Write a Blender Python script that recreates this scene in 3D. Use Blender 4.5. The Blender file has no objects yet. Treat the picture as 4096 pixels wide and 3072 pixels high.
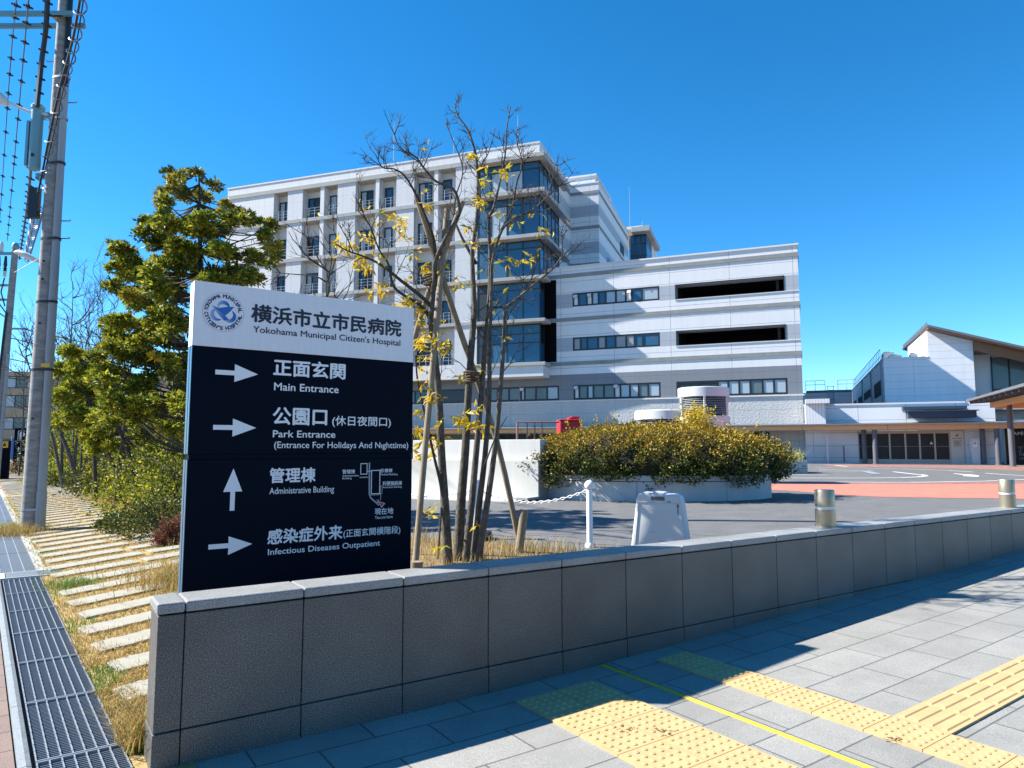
import bpy, math, random
import numpy as np
from mathutils import Vector, Matrix
random.seed(7)
R = math.radians
SC = bpy.context.scene
COL = SC.collection

# ------------------------------------------------------------------ camera, sky, sun, exposure
CAM_H, PITCH, FPX = 1.54, R(5.28), 1510.0
cam = bpy.data.objects.new('camera', bpy.data.cameras.new('camera'))
COL.objects.link(cam)
cam.data.sensor_width = 36.0
cam.data.lens = FPX / 2212.0 * 36.0
cam.data.clip_start, cam.data.clip_end = 0.1, 5000.0
cam.location = (0, 0, CAM_H)
cam.rotation_euler = (R(90) + PITCH, 0, 0)
SC.camera = cam

SUN_AZ, SUN_EL = R(172.0), R(40.2)          # azimuth counter-clockwise from +X
SUN_VEC = Vector((math.cos(SUN_AZ) * math.cos(SUN_EL), math.sin(SUN_AZ) * math.cos(SUN_EL), math.sin(SUN_EL)))
world = bpy.data.worlds.new('World'); SC.world = world
world.use_nodes = True
wn = world.node_tree.nodes; wl = world.node_tree.links
sky = wn.new('ShaderNodeTexSky')
sky.sky_type = 'NISHITA'; sky.sun_disc = False
sky.sun_elevation = SUN_EL
sky.sun_rotation = R(90) - SUN_AZ
sky.altitude = 600.0; sky.air_density = 0.75; sky.dust_density = 0.0; sky.ozone_density = 4.0
hs = wn.new('ShaderNodeHueSaturation'); hs.inputs['Saturation'].default_value = 1.29; hs.inputs['Hue'].default_value = 0.493
wl.new(sky.outputs[0], hs.inputs['Color']); wl.new(hs.outputs[0], wn['Background'].inputs[0])
wn['Background'].inputs[1].default_value = 0.099
sd = bpy.data.lights.new('sun', 'SUN'); sd.energy = 4.6; sd.angle = R(0.5); sd.color = (1.0, 0.955, 0.88)
sun = bpy.data.objects.new('sun', sd); COL.objects.link(sun)
sun.rotation_euler = SUN_VEC.to_track_quat('Z', 'Y').to_euler()
SC.view_settings.view_transform = 'Standard'
SC.view_settings.look = 'None'
SC.view_settings.exposure = 1.45
SC.view_settings.gamma = 1.0
SC.cycles.max_bounces = 6
SC.cycles.transparent_max_bounces = 8

# ------------------------------------------------------------------ geometry helpers
def ray(x, y):                              # x, y measured on the 4096 x 3072 photograph
    dx = (x * 0.540039 - 1106.0) / FPX; dz = -(y * 0.540039 - 829.5) / FPX
    c, s = math.cos(PITCH), math.sin(PITCH)
    return Vector((dx, c - dz * s, s + dz * c))
def at(x, y, Y):                            # the place at distance Y along that sight line
    d = ray(x, y); return Vector((0, 0, CAM_H)) + d * (Y / d.y)
def on(x, y, z=0.0):                        # the place at height z along that sight line
    d = ray(x, y); return Vector((0, 0, CAM_H)) + d * ((z - CAM_H) / d.z)

DR0 = Vector((-2.02, 3.78)); DRD = Vector((-0.605, 0.796)).normalized(); DRN = Vector((DRD.y, -DRD.x))
WA = R(33.9); W0 = Vector((-1.624, 3.565)); WD = Vector((math.cos(WA), math.sin(WA))); WN = Vector((-math.sin(WA), math.cos(WA)))
def zg(x, y):                               # ground height behind the wall
    s = (x - DR0.x) * DRN.x + (y - DR0.y) * DRN.y
    return 0.4 * math.tanh(max(0.0, s) * 0.077 / 0.4)
def zp(a):                                  # paving height in front of the wall
    t = a - 1.8
    return 0.033 * 0.5 * (t + math.sqrt(t * t + 0.6)) - 0.004
def wab(a, b, z=0.0):
    p = W0 + WD * a + WN * b; return Vector((p.x, p.y, z))

class MB:
    def __init__(s, M=None): s.v = []; s.f = []; s.m = []; s.sm = []; s.M = M
    def add(s, vs, fs, mi=0, smooth=False):
        o = len(s.v)
        if s.M is not None: vs = [s.M @ Vector(v) for v in vs]
        s.v.extend([tuple(v) for v in vs]); s.f.extend([tuple(i + o for i in f) for f in fs])
        s.m.extend([mi] * len(fs)); s.sm.extend([smooth] * len(fs)); return s
    def box(s, x0, x1, y0, y1, z0, z1, mi=0):
        v = [(x0, y0, z0), (x1, y0, z0), (x1, y1, z0), (x0, y1, z0), (x0, y0, z1), (x1, y0, z1), (x1, y1, z1), (x0, y1, z1)]
        return s.add(v, [(3, 2, 1, 0), (4, 5, 6, 7), (0, 1, 5, 4), (1, 2, 6, 5), (2, 3, 7, 6), (3, 0, 4, 7)], mi)
    def quad(s, a, b, c, d, mi=0): return s.add([a, b, c, d], [(0, 1, 2, 3)], mi)
    def prism(s, pts, y0, y1, mi=0):        # polygon in x-z pushed along y
        n = len(pts)
        v = [(p[0], y0, p[1]) for p in pts] + [(p[0], y1, p[1]) for p in pts]
        return s.add(v, [tuple(range(n)), tuple(range(2 * n - 1, n - 1, -1))] + [(i, n + i, n + (i + 1) % n, (i + 1) % n) for i in range(n)], mi)
    def slab(s, pts, z0, z1, mi=0):         # polygon in x-y pushed along z
        n = len(pts)
        v = [(p[0], p[1], z0) for p in pts] + [(p[0], p[1], z1) for p in pts]
        return s.add(v, [tuple(range(n - 1, -1, -1)), tuple(range(n, 2 * n))] + [(i, (i + 1) % n, n + (i + 1) % n, n + i) for i in range(n)], mi)
    def tube(s, pts, rad, n=8, mi=0, cap=True):
        pts = [Vector(p) for p in pts]
        if not isinstance(rad, (list, tuple)): rad = [rad] * len(pts)
        vs = []; up = None
        for i, p in enumerate(pts):
            t = (pts[min(i + 1, len(pts) - 1)] - pts[max(i - 1, 0)])
            t = t.normalized() if t.length > 1e-9 else Vector((0, 0, 1))
            if up is None: up = t.orthogonal().normalized()
            up = up - t * up.dot(t); up = up.normalized() if up.length > 1e-6 else t.orthogonal().normalized()
            b = t.cross(up)
            for k in range(n):
                a = 2 * math.pi * k / n
                vs.append(p + (up * math.cos(a) + b * math.sin(a)) * rad[i])
        fs = [(i * n + k, i * n + (k + 1) % n, (i + 1) * n + (k + 1) % n, (i + 1) * n + k) for i in range(len(pts) - 1) for k in range(n)]
        s.add(vs, fs, mi, True)
        if cap:
            m = len(pts) - 1
            s.add(vs[:n], [tuple(range(n - 1, -1, -1))], mi); s.add(vs[m * n:], [tuple(range(n))], mi)
        return s
    def lathe(s, prof, c=(0, 0), n=32, mi=0, smooth=True, sx=1.0, sy=1.0):   # prof: (radius, z)
        vs = []
        for r, z in prof:
            for k in range(n):
                a = 2 * math.pi * k / n; vs.append((c[0] + r * math.cos(a) * sx, c[1] + r * math.sin(a) * sy, z))
        fs = [(i * n + k, i * n + (k + 1) % n, (i + 1) * n + (k + 1) % n, (i + 1) * n + k) for i in range(len(prof) - 1) for k in range(n)]
        s.add(vs, fs, mi, smooth)
        m = (len(prof) - 1) * n
        if prof[0][0] > 1e-4: s.add(vs[:n], [tuple(range(n - 1, -1, -1))], mi)
        if prof[-1][0] > 1e-4: s.add(vs[m:m + n], [tuple(range(n))], mi)
        return s
    def build(s, name, mats, parent=None, loc=None, rotz=0.0, bevel=0.0, label=None):
        me = bpy.data.meshes.new(name)
        me.from_pydata(s.v, [], s.f)
        if not isinstance(mats, (list, tuple)): mats = [mats]
        for m in mats: me.materials.append(m)
        me.polygons.foreach_set('material_index', s.m); me.polygons.foreach_set('use_smooth', s.sm)
        me.update()
        if any(s.sm): me.set_sharp_from_angle(angle=R(42))
        o = bpy.data.objects.new(name, me); COL.objects.link(o)
        if parent is not None: o.parent = parent
        if loc is not None: o.location = loc
        o.rotation_euler[2] = rotz
        if label: o['label'] = label
        if bevel:
            b = o.modifiers.new('bevel', 'BEVEL'); b.width = bevel; b.segments = 2; b.limit_method = 'ANGLE'; b.angle_limit = R(50)
        return o

def np_mesh(name, V, F, mats, mi=None, parent=None, smooth=False):
    me = bpy.data.meshes.new(name)
    V = np.asarray(V, np.float32); F = np.asarray(F, np.int32)
    me.vertices.add(len(V)); me.vertices.foreach_set('co', V.ravel())
    k = F.shape[1]
    me.loops.add(F.size); me.loops.foreach_set('vertex_index', F.ravel())
    me.polygons.add(len(F)); me.polygons.foreach_set('loop_start', np.arange(0, F.size, k, dtype=np.int32))
    for m in (mats if isinstance(mats, (list, tuple)) else [mats]): me.materials.append(m)
    if mi is not None: me.polygons.foreach_set('material_index', np.asarray(mi, np.int32))
    if smooth: me.polygons.foreach_set('use_smooth', np.ones(len(F), bool))
    me.update(calc_edges=True); me.validate()
    o = bpy.data.objects.new(name, me); COL.objects.link(o)
    if parent is not None: o.parent = parent
    return o

def tag(o, label=None, cat=None, group=None, kind=None):
    if label: o['label'] = label
    if cat: o['category'] = cat
    if group: o['group'] = group
    if kind: o['kind'] = kind
    return o
def thing(name, label, cat, loc=(0, 0, 0), rotz=0.0, group=None):
    o = bpy.data.objects.new(name, None); COL.objects.link(o)
    o.empty_display_size = 0.1
    o.location = loc; o.rotation_euler[2] = rotz
    return tag(o, label, cat, group)
def struct(o, label=None): return tag(o, label, None, None, 'structure')
def dup(root, loc=None, rotz=None, label=None):
    kids = {}
    for o in COL.objects:
        if o.parent is not None: kids.setdefault(o.parent.name, []).append(o)
    def rec(o, par):
        c = o.copy(); COL.objects.link(c)
        if par is not None: c.parent = par
        for k in kids.get(o.name, []): rec(k, c)
        return c
    r = rec(root, None)
    if loc is not None: r.location = loc
    if rotz is not None: r.rotation_euler[2] = rotz
    if label: r['label'] = label
    return r

# ------------------------------------------------------------------ materials
def nt(m): return m.node_tree.nodes, m.node_tree.links
def mat(name, col, rough=0.6, metal=0.0, spec=0.5, var=0.0, vscale=3.0, bump=0.0, bscale=40.0, stretch=(1, 1, 1), dirt=0.0):
    m = bpy.data.materials.new(name); m.use_nodes = True
    n, l = nt(m); b = n['Principled BSDF']
    b.inputs['Base Color'].default_value = (*col, 1); b.inputs['Roughness'].default_value = rough
    b.inputs['Metallic'].default_value = metal; b.inputs['Specular IOR Level'].default_value = spec
    if var or bump or dirt:
        tc = n.new('ShaderNodeTexCoord'); mp = n.new('ShaderNodeMapping'); mp.inputs['Scale'].default_value = stretch
        l.new(tc.outputs['Object'], mp.inputs[0])
    if var:
        nz = n.new('ShaderNodeTexNoise'); nz.inputs['Scale'].default_value = vscale; nz.inputs['Detail'].default_value = 6; nz.inputs['Roughness'].default_value = 0.65
        l.new(mp.outputs[0], nz.inputs['Vector'])
        mr = n.new('ShaderNodeMapRange'); mr.inputs[1].default_value = 0.25; mr.inputs[2].default_value = 0.75
        mr.inputs[3].default_value = 1 - var; mr.inputs[4].default_value = 1 + var
        l.new(nz.outputs['Fac'], mr.inputs[0])
        vm = n.new('ShaderNodeVectorMath'); vm.operation = 'SCALE'; vm.inputs[0].default_value = col
        l.new(mr.outputs[0], vm.inputs['Scale']); l.new(vm.outputs[0], b.inputs['Base Color'])
    if bump:
        nb = n.new('ShaderNodeTexNoise'); nb.inputs['Scale'].default_value = bscale; nb.inputs['Detail'].default_value = 4
        l.new(mp.outputs[0], nb.inputs['Vector'])
        bp = n.new('ShaderNodeBump'); bp.inputs['Strength'].default_value = bump; bp.inputs['Distance'].default_value = 0.02
        l.new(nb.outputs['Fac'], bp.inputs['Height']); l.new(bp.outputs[0], b.inputs['Normal'])
    return m

def speckle(name, c_lo, c_mid, c_hi, scale=260.0, rough=0.55, blotch=0.12, bump=0.15, island=0.0):
    m = bpy.data.materials.new(name); m.use_nodes = True
    n, l = nt(m); b = n['Principled BSDF']; b.inputs['Roughness'].default_value = rough
    tc = n.new('ShaderNodeTexCoord')
    nz = n.new('ShaderNodeTexNoise'); nz.inputs['Scale'].default_value = scale; nz.inputs['Detail'].default_value = 2.5; nz.inputs['Roughness'].default_value = 0.7
    l.new(tc.outputs['Object'], nz.inputs['Vector'])
    rp = n.new('ShaderNodeValToRGB'); e = rp.color_ramp.elements
    e[0].position = 0.33; e[0].color = (*c_lo, 1); e[1].position = 0.68; e[1].color = (*c_hi, 1)
    k = rp.color_ramp.elements.new(0.5); k.color = (*c_mid, 1)
    l.new(nz.outputs['Fac'], rp.inputs[0])
    n2 = n.new('ShaderNodeTexNoise'); n2.inputs['Scale'].default_value = 2.3; n2.inputs['Detail'].default_value = 5
    l.new(tc.outputs['Object'], n2.inputs['Vector'])
    mr = n.new('ShaderNodeMapRange'); mr.inputs[1].default_value = 0.3; mr.inputs[2].default_value = 0.7; mr.inputs[3].default_value = 1 - blotch; mr.inputs[4].default_value = 1 + blotch
    l.new(n2.outputs['Fac'], mr.inputs[0])
    vm = n.new('ShaderNodeVectorMath'); vm.operation = 'SCALE'; l.new(rp.outputs[0], vm.inputs[0]); l.new(mr.outputs[0], vm.inputs['Scale'])
    out = vm.outputs[0]
    if island:
        ge = n.new('ShaderNodeNewGeometry'); m4 = n.new('ShaderNodeMapRange'); m4.inputs[3].default_value = 1 - island; m4.inputs[4].default_value = 1 + island
        l.new(ge.outputs['Random Per Island'], m4.inputs[0]); v4 = n.new('ShaderNodeVectorMath'); v4.operation = 'SCALE'
        l.new(out, v4.inputs[0]); l.new(m4.outputs[0], v4.inputs['Scale']); out = v4.outputs[0]
    l.new(out, b.inputs['Base Color'])
    if bump:
        bp = n.new('ShaderNodeBump'); bp.inputs['Strength'].default_value = bump; bp.inputs['Distance'].default_value = 0.004
        l.new(nz.outputs['Fac'], bp.inputs['Height']); l.new(bp.outputs[0], b.inputs['Normal'])
    return m

def joints(name, col, joint_col, bw, bh, mortar, axes='xz', off=0.0, shift=(0, 0), rough=0.65, var=0.05, speck=0.0, sscale=200.0, bump=0.0, bscale=6.0, tone=0.0, coordname='Object'):
    """surface with a regular joint grid (brick texture) in the object's own metres"""
    m = bpy.data.materials.new(name); m.use_nodes = True
    n, l = nt(m); b = n['Principled BSDF']; b.inputs['Roughness'].default_value = rough
    tc = n.new('ShaderNodeTexCoord'); sp = n.new('ShaderNodeSeparateXYZ'); cb = n.new('ShaderNodeCombineXYZ')
    l.new(tc.outputs[coordname], sp.inputs[0])
    ad = [n.new('ShaderNodeMath'), n.new('ShaderNodeMath')]
    for i, ax in enumerate(axes):
        ad[i].operation = 'ADD'; ad[i].inputs[1].default_value = shift[i] + 100 * (bw, bh)[i]
        l.new(sp.outputs['xyz'.index(ax)], ad[i].inputs[0]); l.new(ad[i].outputs[0], cb.inputs[i])
    br = n.new('ShaderNodeTexBrick'); br.offset = off; br.squash = 1.0
    br.inputs['Scale'].default_value = 1.0; br.inputs['Mortar Size'].default_value = mortar; br.inputs['Mortar Smooth'].default_value = 0.1
    br.inputs['Brick Width'].default_value = bw; br.inputs['Row Height'].default_value = bh; br.inputs['Bias'].default_value = 0.0
    c1 = tuple(c * (1 - tone) for c in col); c2 = tuple(c * (1 + tone) for c in col)
    br.inputs['Color1'].default_value = (*c1, 1); br.inputs['Color2'].default_value = (*c2, 1); br.inputs['Mortar'].default_value = (*joint_col, 1)
    l.new(cb.outputs[0], br.inputs['Vector'])
    nz = n.new('ShaderNodeTexNoise'); nz.inputs['Scale'].default_value = 1.3; nz.inputs['Detail'].default_value = 7; nz.inputs['Roughness'].default_value = 0.7
    mpn = n.new('ShaderNodeMapping'); mpn.inputs['Scale'].default_value = (1.6, 1.6, 0.22) if axes != 'xy' else (1, 1, 1)
    l.new(tc.outputs['Object'], mpn.inputs[0]); l.new(mpn.outputs[0], nz.inputs['Vector'])
    if axes != 'xy': var = var * 1.25
    mr = n.new('ShaderNodeMapRange'); mr.inputs[1].default_value = 0.3; mr.inputs[2].default_value = 0.7; mr.inputs[3].default_value = 1 - var; mr.inputs[4].default_value = 1 + var
    l.new(nz.outputs['Fac'], mr.inputs[0])
    vm = n.new('ShaderNodeVectorMath'); vm.operation = 'SCALE'; l.new(br.outputs['Color'], vm.inputs[0]); l.new(mr.outputs[0], vm.inputs['Scale'])
    out = vm.outputs[0]
    if speck:
        n3 = n.new('ShaderNodeTexNoise'); n3.inputs['Scale'].default_value = sscale; n3.inputs['Detail'].default_value = 2
        l.new(tc.outputs['Object'], n3.inputs['Vector'])
        m3 = n.new('ShaderNodeMapRange'); m3.inputs[1].default_value = 0.3; m3.inputs[2].default_value = 0.7; m3.inputs[3].default_value = 1 - speck; m3.inputs[4].default_value = 1 + speck
        l.new(n3.outputs['Fac'], m3.inputs[0])
        v3 = n.new('ShaderNodeVectorMath'); v3.operation = 'SCALE'; l.new(out, v3.inputs[0]); l.new(m3.outputs[0], v3.inputs['Scale']); out = v3.outputs[0]
    l.new(out, b.inputs['Base Color'])
    if bump:
        nb = n.new('ShaderNodeTexNoise'); nb.inputs['Scale'].default_value = bscale; nb.inputs['Detail'].default_value = 6
        l.new(tc.outputs['Object'], nb.inputs['Vector'])
        bp = n.new('ShaderNodeBump'); bp.inputs['Strength'].default_value = bump; bp.inputs['Distance'].default_value = 0.08
        l.new(nb.outputs['Fac'], bp.inputs['Height']); l.new(bp.outputs[0], b.inputs['Normal'])
    return m

def leafmat(name, cols, rough=0.45, trans=0.35):
    """leaf colours drawn per leaf; part of the light passes through"""
    m = bpy.data.materials.new(name); m.use_nodes = True
    n, l = nt(m); b = n['Principled BSDF']; b.inputs['Roughness'].default_value = rough; b.inputs['Specular IOR Level'].default_value = 0.25
    g = n.new('ShaderNodeNewGeometry'); rp = n.new('ShaderNodeValToRGB'); rp.color_ramp.interpolation = 'LINEAR'
    els = rp.color_ramp.elements
    for i, (p, c) in enumerate(cols):
        e = els[i] if i < 2 else els.new(p)
        e.position = p; e.color = (*c, 1)
    l.new(g.outputs['Random Per Island'], rp.inputs[0]); l.new(rp.outputs[0], b.inputs['Base Color'])
    t = n.new('ShaderNodeBsdfTranslucent'); l.new(rp.outputs[0], t.inputs[0])
    mx = n.new('ShaderNodeMixShader'); mx.inputs[0].default_value = trans
    l.new(b.outputs[0], mx.inputs[1]); l.new(t.outputs[0], mx.inputs[2]); l.new(mx.outputs[0], n['Material Output'].inputs[0])
    return m

def glassmat(name, col, rough=0.04, coat=0.55, wob=0.0):
    m = bpy.data.materials.new(name); m.use_nodes = True
    n, l = nt(m); b = n['Principled BSDF']
    b.inputs['Base Color'].default_value = (*col, 1); b.inputs['Roughness'].default_value = 0.5
    gl = n.new('ShaderNodeBsdfGlossy'); gl.inputs['Roughness'].default_value = rough; gl.inputs[0].default_value = (0.75, 0.9, 1.0, 1)
    lw = n.new('ShaderNodeLayerWeight'); lw.inputs[0].default_value = coat
    mx = n.new('ShaderNodeMixShader'); l.new(lw.outputs['Fresnel'], mx.inputs[0]); l.new(b.outputs[0], mx.inputs[1]); l.new(gl.outputs[0], mx.inputs[2])
    l.new(mx.outputs[0], n['Material Output'].inputs[0])
    if wob:
        tc = n.new('ShaderNodeTexCoord'); nz = n.new('ShaderNodeTexNoise'); nz.inputs['Scale'].default_value = 0.9
        l.new(tc.outputs['Object'], nz.inputs['Vector'])
        bp = n.new('ShaderNodeBump'); bp.inputs['Strength'].default_value = wob; bp.inputs['Distance'].default_value = 0.03
        l.new(nz.outputs['Fac'], bp.inputs['Height']); l.new(bp.outputs[0], gl.inputs['Normal'])
    return m

M = {}
M['granite'] = speckle('dark_granite', (0.03, 0.028, 0.025), (0.088, 0.083, 0.074), (0.25, 0.237, 0.212), 170, 0.5, 0.2, 0.15, 0.13)
M['granite_top'] = speckle('granite_coping', (0.14, 0.14, 0.135), (0.25, 0.25, 0.24), (0.40, 0.40, 0.385), 190, 0.5, 0.16, 0.15, 0.06)
M['joint'] = mat('dark_joint', (0.012, 0.012, 0.013), 0.9)
M['paving'] = joints('grey_paving', (0.252, 0.246, 0.226), (0.10, 0.10, 0.095), 0.62, 0.305, 0.006, 'xy', 0.5, (0.0, 0.22), 0.8, 0.17, 0.25, 150, 0, 6, 0.07)
M['asphalt'] = speckle('asphalt', (0.07, 0.07, 0.071), (0.115, 0.115, 0.115), (0.19, 0.188, 0.182), 70, 0.9, 0.14, 0.3)
M['red_asphalt'] = speckle('red_asphalt', (0.48, 0.115, 0.075), (0.62, 0.165, 0.11), (0.72, 0.22, 0.15), 60, 0.85, 0.14, 0.2)
M['faded_red'] = speckle('faded_red_asphalt', (0.16, 0.09, 0.08), (0.24, 0.13, 0.11), (0.42, 0.17, 0.13), 5, 0.9, 0.2, 0.2)
M['marking'] = mat('road_paint', (0.72, 0.72, 0.7), 0.7, var=0.15, vscale=9)
M['tactile'] = mat('yellow_tactile', (0.50, 0.335, 0.155), 0.7, var=0.14, vscale=5, bump=0.05, bscale=120)
M['yellow'] = mat('yellow_strip', (0.52, 0.40, 0.05), 0.6, var=0.12, vscale=8)
M['steel'] = mat('steel_strip', (0.45, 0.46, 0.47), 0.35, 0.9)
M['soil'] = mat('dry_soil', (0.20, 0.135, 0.07), 0.95, var=0.35, vscale=4, bump=0.8, bscale=18)
M['straw'] = leafmat('dry_grass_blades', [(0.0, (0.40, 0.27, 0.09)), (0.45, (0.52, 0.37, 0.13)), (0.8, (0.32, 0.22, 0.08)), (1.0, (0.14, 0.20, 0.03))], 0.8, 0.25)
M['green'] = leafmat('green_grass_blades', [(0.0, (0.08, 0.17, 0.02)), (0.6, (0.13, 0.24, 0.04)), (1.0, (0.3, 0.3, 0.07))], 0.7, 0.3)
M['stone'] = mat('pale_stone', (0.31, 0.29, 0.235), 0.85, var=0.16, vscale=5, bump=0.25, bscale=60)
M['paver'] = joints('brown_paver', (0.20, 0.14, 0.115), (0.09, 0.07, 0.06), 0.3, 0.3, 0.008, 'xy', 0.0, (0, 0), 0.85, 0.16, 0.3, 120, 0, 6, 0.14)
M['drain_kerb'] = mat('drain_kerb', (0.20, 0.225, 0.24), 0.6, var=0.15, vscale=14, bump=0.2, bscale=60)
M['kerb'] = mat('pale_kerb', (0.47, 0.47, 0.45), 0.8, var=0.12, vscale=12)
M['galv'] = mat('galvanised_steel', (0.34, 0.38, 0.41), 0.5, 0.6, var=0.2, vscale=15)
M['void'] = mat('black_louvre', (0.004, 0.004, 0.005), 0.7, spec=0.1)
M['black'] = mat('black_plastic', (0.012, 0.012, 0.014), 0.5)
M['pit'] = mat('drain_pit', (0.01, 0.012, 0.02), 0.9)
M['darkframe'] = mat('black_frame', (0.012, 0.013, 0.016), 0.4)
M['navy'] = mat('navy_panel', (0.0016, 0.0048, 0.013), 0.55, spec=0.06, var=0.08, vscale=2.0)
M['navy_edge'] = mat('navy_edge', (0.06, 0.14, 0.22), 0.35, 0.3)
M['signwhite'] = mat('sign_white', (0.74, 0.74, 0.75), 0.5, var=0.05, vscale=5, stretch=(6, 6, 1))
M['ink'] = mat('black_lettering', (0.01, 0.013, 0.025), 0.5)
M['letter'] = mat('white_lettering', (0.80, 0.80, 0.80), 0.5)
M['map_grey'] = mat('map_grey', (0.28, 0.31, 0.36), 0.5)
M['map_red'] = mat('map_red', (0.42, 0.02, 0.03), 0.5)
def emblem(name):
    m = bpy.data.materials.new(name); m.use_nodes = True
    n, l = nt(m); b = n['Principled BSDF']; b.inputs['Roughness'].default_value = 0.5
    tc = n.new('ShaderNodeTexCoord'); sp = n.new('ShaderNodeSeparateXYZ'); l.new(tc.outputs['Generated'], sp.inputs[0])
    rp = n.new('ShaderNodeValToRGB'); e = rp.color_ramp.elements
    e[0].position = 0.0; e[0].color = (0.30, 0.45, 0.66, 1); e[1].position = 0.75; e[1].color = (0.012, 0.13, 0.40, 1)
    l.new(sp.outputs[0], rp.inputs[0]); l.new(rp.outputs[0], b.inputs['Base Color']); return m
M['emblem'] = emblem('emblem_blue')
M['emblem_blue'] = mat('emblem_deep_blue', (0.012, 0.13, 0.40), 0.5)
M['emblem_ink'] = mat('emblem_ink', (0.01, 0.05, 0.12), 0.5)
PAN = (0.90, 0.20, 0.80)
M['wall_white'] = joints('white_wall_panels', (0.66, 0.66, 0.665), (0.27, 0.27, 0.29), 4.9, 0.98, 0.018, 'xz', 0.0, (0.4, 0.1), 0.6, 0.04)
M['wall_pale'] = joints('pale_grey_wall_panels', (0.36, 0.385, 0.425), (0.25, 0.27, 0.3), 4.9, 0.98, 0.018, 'xz', 0.0, (0.4, 0.1), 0.6, 0.04)
M['wall_grey'] = joints('dark_grey_wall_panels', (0.185, 0.20, 0.225), (0.13, 0.14, 0.16), 4.9, 0.98, 0.018, 'xz', 0.0, (0.4, 0.1), 0.6, 0.04)
M['band'] = mat('concrete_band', (0.235, 0.24, 0.23), 0.8, var=0.18, vscale=1.2)
M['rough'] = joints('rough_wall', (0.47, 0.47, 0.46), (0.32, 0.32, 0.32), 4.9, 1.25, 0.02, 'xz', 0.0, (0.4, 0.35), 0.95, 0.05, 0.14, 9, 0.45, 7)
M['conc'] = mat('smooth_concrete', (0.36, 0.36, 0.345), 0.75, var=0.12, vscale=0.8)
M['tower_white'] = joints('tower_white_panels', (0.64, 0.64, 0.64), (0.48, 0.48, 0.49), 1.15, 3.95, 0.012, 'xz', 0.0, (0.2, 0.6), 0.6, 0.05)
M['tower_pale'] = joints('tower_pilaster', (0.56, 0.57, 0.585), (0.38, 0.38, 0.4), 2.0, 3.95, 0.012, 'xz', 0.0, (0.3, 0.6), 0.6, 0.05)
M['plain_white'] = mat('plain_white', (0.62, 0.62, 0.62), 0.6, var=0.04, vscale=0.7)
M['glass'] = glassmat('blue_glass', (0.005, 0.09, 0.18), 0.03, 0.24, 0.15)
M['glass_pale'] = glassmat('curtained_glass', (0.34, 0.42, 0.46), 0.05, 0.28, 0.15)
M['glass_grey'] = glassmat('screened_glass', (0.27, 0.27, 0.28), 0.08, 0.22)
M['glass_dark'] = glassmat('dark_glass', (0.006, 0.010, 0.012), 0.03, 0.22, 0.1)
M['glass_blue'] = glassmat('opaque_blue_glass', (0.008, 0.075, 0.16), 0.06, 0.25)
M['glass_green'] = glassmat('greenish_glass', (0.09, 0.13, 0.13), 0.04, 0.3, 0.2)
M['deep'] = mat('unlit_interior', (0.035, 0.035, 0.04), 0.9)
M['rail'] = mat('pale_rail', (0.40, 0.42, 0.44), 0.5, 0.3)
M['roof_grey'] = mat('grey_roof', (0.15, 0.155, 0.17), 0.55, 0.2, var=0.1, vscale=1.0)
M['wood'] = mat('orange_wood', (0.74, 0.40, 0.17), 0.55, var=0.16, vscale=1.6, stretch=(0.5, 6, 14))
M['wood_dark'] = mat('weathered_wood', (0.24, 0.12, 0.065), 0.7, var=0.3, vscale=2.0, stretch=(0.5, 4, 14))
M['col_grey'] = mat('column_grey', (0.10, 0.105, 0.125), 0.5)
M['alu'] = mat('door_metal', (0.46, 0.42, 0.36), 0.4, 0.4)
M['navybox'] = mat('navy_box', (0.03, 0.055, 0.09), 0.5)
M['beige'] = mat('beige_wall', (0.36, 0.29, 0.21), 0.8, var=0.06)
M['hwhite'] = mat('white_plaster', (0.72, 0.71, 0.67), 0.8, var=0.07, vscale=1.2, stretch=(3, 3, 0.6))
M['plastic'] = mat('grey_plastic', (0.56, 0.58, 0.58), 0.5, var=0.05, vscale=5)
M['post_white'] = mat('white_post', (0.78, 0.78, 0.78), 0.4, var=0.04, vscale=6)
M['red'] = mat('red_paint', (0.52, 0.02, 0.03), 0.45, var=0.08)
M['brown_rail'] = mat('brown_rail', (0.24, 0.14, 0.12), 0.5)
M['stainless'] = mat('brushed_stainless', (0.36, 0.31, 0.22), 0.42, 0.7, var=0.08, vscale=4, stretch=(1, 1, 0.2), bump=0.02, bscale=90)
M['lens'] = mat('frosted_lens', (0.62, 0.66, 0.68), 0.35)
M['pole'] = mat('concrete_pole', (0.27, 0.27, 0.255), 0.85, var=0.45, vscale=4.5, stretch=(1, 1, 3.5), bump=0.1)
M['conduit'] = mat('grey_conduit', (0.30, 0.33, 0.34), 0.5, var=0.08)
M['teal'] = mat('pale_teal_metal', (0.15, 0.32, 0.37), 0.45, 0.1, var=0.06)
M['cable'] = mat('cable_black', (0.012, 0.014, 0.02), 0.5)
M['sheath'] = mat('cable_blue_grey', (0.10, 0.13, 0.18), 0.4)
M['lampwhite'] = mat('lamp_shell', (0.62, 0.63, 0.62), 0.4)
M['bark'] = mat('grey_bark', (0.085, 0.076, 0.062), 0.9, var=0.8, vscale=22, stretch=(1, 1, 0.6), bump=0.6, bscale=40)
M['bark_dark'] = mat('dark_bark', (0.05, 0.043, 0.035), 0.9, var=0.35, vscale=9, bump=0.5)
M['stake'] = mat('timber_stake', (0.235, 0.185, 0.125), 0.85, var=0.35, vscale=4, stretch=(6, 6, 0.6), bump=0.3, bscale=20)
M['rope'] = mat('hemp_rope', (0.10, 0.07, 0.04), 0.9, var=0.3, vscale=40)
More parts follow.
